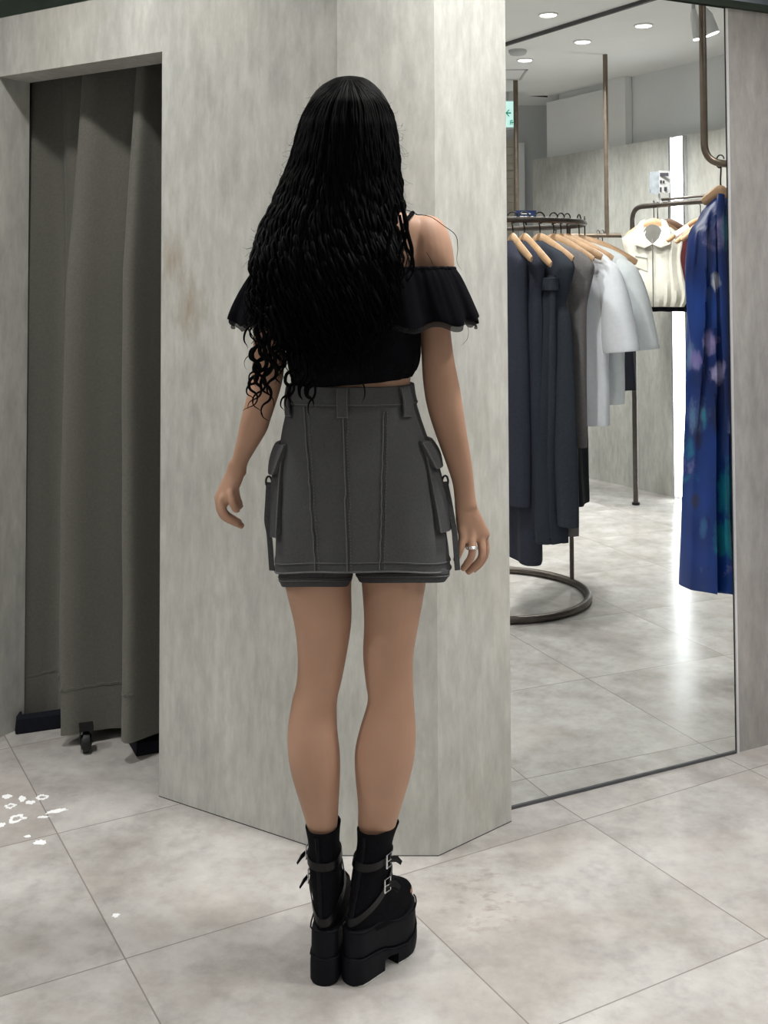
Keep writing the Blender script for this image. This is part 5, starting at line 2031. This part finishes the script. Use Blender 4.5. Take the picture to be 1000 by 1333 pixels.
def build_hair():
    mb = MB()
    # solid under-layer: back sheet plus a front shell that hugs the head and back
    rings = []
    for py in [98.6, 99.3, 100.5, 102.5, 105, 110, 117, 126, 138, 155, 175, 200, 225, 250, 275, 300, 330, 360, 390, 415, 440, 460]:
        shrink = 1.0 if py < 250 else interp([(250, .98), (330, .93), (400, .86), (440, .68), (460, .5)], py)
        off = 0 if py < 400 else interp([(400, 0), (460, 0.06)], py)
        ring = []
        n = 30
        for k in range(n + 1):
            u = -1 + 2 * k / n
            ring.append(hair_pt(py, u * shrink + off, -.002))
        Yf = interp([(100, 2.25), (106, 2.285), (115, 2.305), (130, 2.32), (175, 2.285), (215, 2.24), (250, 2.19), (300, 2.135), (340, 2.095), (460, 2.10)], py)
        for k in range(n - 1, 0, -1):
            u = -1 + 2 * k / n
            b = hair_pt(py, u * shrink + off, -.002)
            base = patY(interp(HL, py) + (interp(HR, py) - interp(HL, py)) * ((u * shrink + off) + 1) / 2, py, max(Yf, b.y - YO + .004))
            bulge = sqrt(max(0, 1 - abs(u) ** 2.4))
            yb_ = b.y - YO + .004
            yy = yb_ + (max(Yf, yb_) - yb_) * bulge
            ring.append(patY(interp(HL, py) + (interp(HR, py) - interp(HL, py)) * ((u * shrink + off) + 1) / 2, py, yy))
        rings.append(ring)
    mb.rings(rings[::-1])
    rnd = random.Random(11)
    # wavy locks
    for i in range(380):
        u = -1 + 2 * (i + rnd.random()) / 380
        u = max(-1, min(1, u))
        if u < -.62:
            end = rnd.uniform(400, 452)
        elif u < -.3:
            end = rnd.uniform(420, 500)
        elif u > .86:
            end = rnd.uniform(300, 385)
        elif u > .55:
            end = rnd.uniform(360, 470)
        else:
            end = rnd.uniform(410, 500)
        ph = u * 9 + rnd.uniform(0, 2.6) + (PI if rnd.random() < .4 else 0)
        wl = rnd.uniform(30, 44)
        big = rnd.uniform(.0024, .0052)
        lift = rnd.uniform(-.004, .007)
        r0 = rnd.uniform(.0016, .0046)
        start = 103 + 10 * rnd.random() ** 2
        pts, rad = [], []
        n = int((end - start) / 3.6)
        us = .18 * u + (.0 if u > 0 else 0)
        drift = rnd.uniform(-.06, .06)
        for k in range(n + 1):
            t = k / n
            py = start + (end - start) * t
            g = min(1, (py - start) / 50)
            uu = us + (u - us) * sqrt(max(0, 1 - (1 - g) ** 2)) + drift * max(0, py - 200) / 250
            uu = max(-1.03, min(1.03, uu))
            p = hair_pt(py, uu, lift)
            A = big * interp([(130, 0.05), (190, .35), (260, .8), (340, 1.2), (440, 1.9), (560, 2.4)], py)
            w = ph + 2 * PI * (py - 100) / wl
            p = p + Vector((A * cos(w), A * .75 * sin(w), A * .25 * sin(w * 2)))
            pts.append(p)
            rad.append(r0 * (1 if t < .7 else max(.12, 1 - (t - .7) / .3 * .88)) * (0.6 if k == 0 else 1))
        mb.tube(pts, rad, 6, flat=(Vector((0, 1, 0)), .7))
    # curls spilling over the left arm and below the hem of the top
    for (xa, ya, xb, yb, amp, r, w0) in ((345, 400, 324, 536, 9, .0030, 0), (352, 405, 331, 531, 8, .0032, 1.2), (358, 400, 345, 549, 8, .0032, 2.6), (365, 405, 350, 520, 7, .0034, .6), (338, 400, 327, 505, 7, .0026, 3.5),
                                        (332, 396, 318, 455, 7, .0018, 4.2), (335, 400, 325, 480, 9, .0012, 5.1), (372, 410, 362, 500, 6, .0034, 2.0), (341, 410, 336, 541, 9, .0022, 5.6), (385, 450, 366, 536, 5, .0026, .9),
                                        (392, 455, 372, 534, 4, .0022, 2.2), (398, 460, 391, 522, 5, .0040, 3.0), (410, 465, 402, 528, 6, .0046, 1.1), (412, 470, 404, 541, 4, .0018, 0), (384, 440, 378, 530, 5, .0024, 4.4),
                                        (470, 470, 474, 528, 3, .0011, 0), (486, 460, 478, 502, 5, .0013, 2), (356, 410, 322, 524, 7, .0028, 2.2), (349, 410, 348, 528, 9, .0030, 4.0)):
        pts, rad = [], []
        n = int((yb - ya) / 2.4)
        Y0 = interp(HBACK, ya) - .004
        for k in range(n + 1):
            t = k / n
            py = ya + (yb - ya) * t
            x = xa + (xb - xa) * t
            w = w0 + 2 * PI * (py - ya) / (40 + 9 * sin(w0 * 5))
            p = patY(x + .9 * amp * (.5 + .5 * t) * (cos(w) + .25 * sin(w * .47 + w0)), py + 1.5 * sin(2 * w), Y0 + .02 * t + .006 * sin(w))
            pts.append(p)
            rad.append(r * 1.3 * (1 if t < .65 else max(.1, 1 - (t - .65) / .35 * .9)))
        mb.tube(pts, rad, 7)
    # locks beside the bare shoulder
    for (pts_, r, w0) in (([(523, 262), (527, 285), (531, 305), (536, 325), (535, 345), (528, 358)], .0042, 0), ([(520, 280), (524, 300), (529, 322), (537, 336), (538, 352), (531, 366)], .0034, 1), ([(524, 270), (530, 292), (527, 312), (520, 332), (524, 352)], .0036, 2),
                          ([(510, 300), (505, 325), (512, 345), (507, 365)], .0042, 0), ([(524, 272), (537, 276), (545, 280)], .0008, 0), ([(541, 279), (560, 282), (578, 294), (593, 306), (596, 322), (595, 340), (601, 352)], .0007, 0),
                          ([(555, 328), (561, 338), (566, 350)], .0005, 0), ([(535, 348), (548, 352), (560, 350), (575, 351), (581, 356)], .0007, 0), ([(606, 418), (610, 430), (608, 442), (600, 450)], .0004, 0), ([(516, 265), (512, 285), (518, 305)], .0036, 0)):
        q = smooth_curve([PP(x, y, 2.082 if r > .002 else 2.118 - .03 * (y > 345)) for x, y in pts_], 8)
        rad = [r * (1 if k < len(q) * .6 else max(.2, 1 - (k - len(q) * .6) / (len(q) * .4) * .8)) for k in range(len(q))]
        mb.tube(q, rad, 7)
    # flyaway hairs along the outline
    for i in range(150):
        s = rnd.choice((-1, 1))
        py = rnd.uniform(104, 330 if s < 0 else 275)
        edge = interp(HL if s < 0 else HR, py)
        x, y = edge - s * 3, py
        ang = rnd.uniform(.5, 1.5)
        pts = []
        Y = 2.19 - max(0, py - 250) * .0006
        curl = rnd.uniform(-.3, .35)
        for k in range(11):
            pts.append(PP(x, y, Y))
            x += s * 2.0 * cos(ang)
            y += 2.2 * sin(ang) + .8
            ang += curl + rnd.uniform(-.35, .35)
        mb.tube(pts, .00024, 3)
    o = mb.build('hair', 'hair', person)
    o.modifiers.clear()
    return o


build_hair()

# ------------------------------------------------------------------ LIGHTS
def disc(mb, c, r0, r1, z0, z1, n=28, mi=0):
    rings = [[(c[0] + r * cos(2 * PI * k / n), c[1] + r * sin(2 * PI * k / n), z) for k in range(n)] for r, z in ((r0, z0), (r1, z1))]
    mb.rings(rings, mi)


def downlight(loc, power, label, radius=0.075, spread=130, group='round recessed downlights'):
    t = empty('downlight', (loc[0], loc[1], CEIL - 0.012), label, 'ceiling light', group)
    mb = MB()
    n = 28
    prof = [(0.042, CEIL - 0.0005), (0.052, CEIL - 0.0005), (0.052, CEIL - 0.006), (0.047, CEIL - 0.009), (0.042, CEIL - 0.006)]
    rings = [[(loc[0] + r * cos(2 * PI * k / n), loc[1] + r * sin(2 * PI * k / n), z) for r, z in prof] for k in range(n)]
    rings.append(rings[0])
    mb.rings([list(r) for r in rings], caps=False)
    mb.build('trim_ring', 'ceiling_paint', t)
    mb = MB()
    disc(mb, loc, 0.0415, 0.0415, CEIL - 0.0075, CEIL - 0.0045)
    mb.build('lens', 'lamp_lens', t, smooth=False)
    if power:
        ld = bpy.data.lights.new('downlight_beam', 'AREA')
        ld.shape = 'DISK'
        ld.size = radius * 2
        ld.energy = power
        ld.spread = math.radians(spread)
        ld.color = (1.0, 0.985, 0.955)
        lo = bpy.data.objects.new('downlight_beam', ld)
        lo.location = (0, 0, -0.004)
        lo.parent = t
        COL.objects.link(lo)
    return t


PW = 26
for (px, py), lab in (((714, 18.5), 'round downlight left of the dark ceiling track in the mirror'),
                      ((683.5, 77.5), 'round downlight nearest the green exit sign in the mirror'),
                      ((758.5, 53.5), 'middle downlight of the row right of the ceiling track'),
                      ((838, 32.5), 'round downlight nearest the big brown pipe in the mirror')):
    p = refl(atZ(px, py, CEIL))
    downlight((p.x, p.y), PW, lab)
for x, y, pw, lab in ((0.56, 2.30, 25, 'round downlight above the floor before the mirror, out of frame'),
                      (-1.0, 2.44, 18, 'round downlight above the curtained doorway, out of frame'),
                      (1.5, 2.0, 20, 'round downlight above the aisle right of the mirror, out of frame'),
                      (2.3, 0.2, 19, 'round downlight above the aisle right of the photographer'),
                      (0.9, -1.2, 22, 'round downlight above the aisle behind the photographer'),
                      (-1.7, -0.2, 34, 'round downlight above the aisle left of the photographer'),
                      (2.9, -2.2, 19, 'round downlight above the far corner behind the photographer'),
                      (-2.3, 1.6, 34, 'round downlight above the far left end of the fitting rooms'),
                      (-1.2, -3.2, 19, 'round downlight far behind the photographer near the wall')):
    downlight((x, y), pw, lab)

_g = c0 + N1 * 0.62 + D1 * 0.5
downlight((_g.x, _g.y), 11, 'added fill downlight over the fitting room behind the header, out of frame')  # unseen lamp added to brighten the green wall above the header
_g = mr - MN * 0.42 + MU * 0.35
downlight((_g.x, _g.y), 13, 'added fill downlight behind the mirror wall, out of frame')  # extra hidden lamp, added to lift the blue-grey wall over the mirror
w = bpy.data.worlds.new('world')
S.world = w
w.use_nodes = True
w.node_tree.nodes['Background'].inputs[0].default_value = (0.8, 0.85, 0.9, 1)
w.node_tree.nodes['Background'].inputs[1].default_value = 0.25

S.view_settings.view_transform = 'Standard'
S.view_settings.look = 'None'
S.view_settings.gamma = 1
S.view_settings.exposure = -0.38
S.view_settings.use_curve_mapping = False
S.cycles.max_bounces = 10
S.cycles.diffuse_bounces = 5
S.cycles.glossy_bounces = 6
S.cycles.transmission_bounces = 6
S.cycles.transparent_max_bounces = 12
S.cycles.sample_clamp_indirect = 6
S.cycles.use_denoising = True
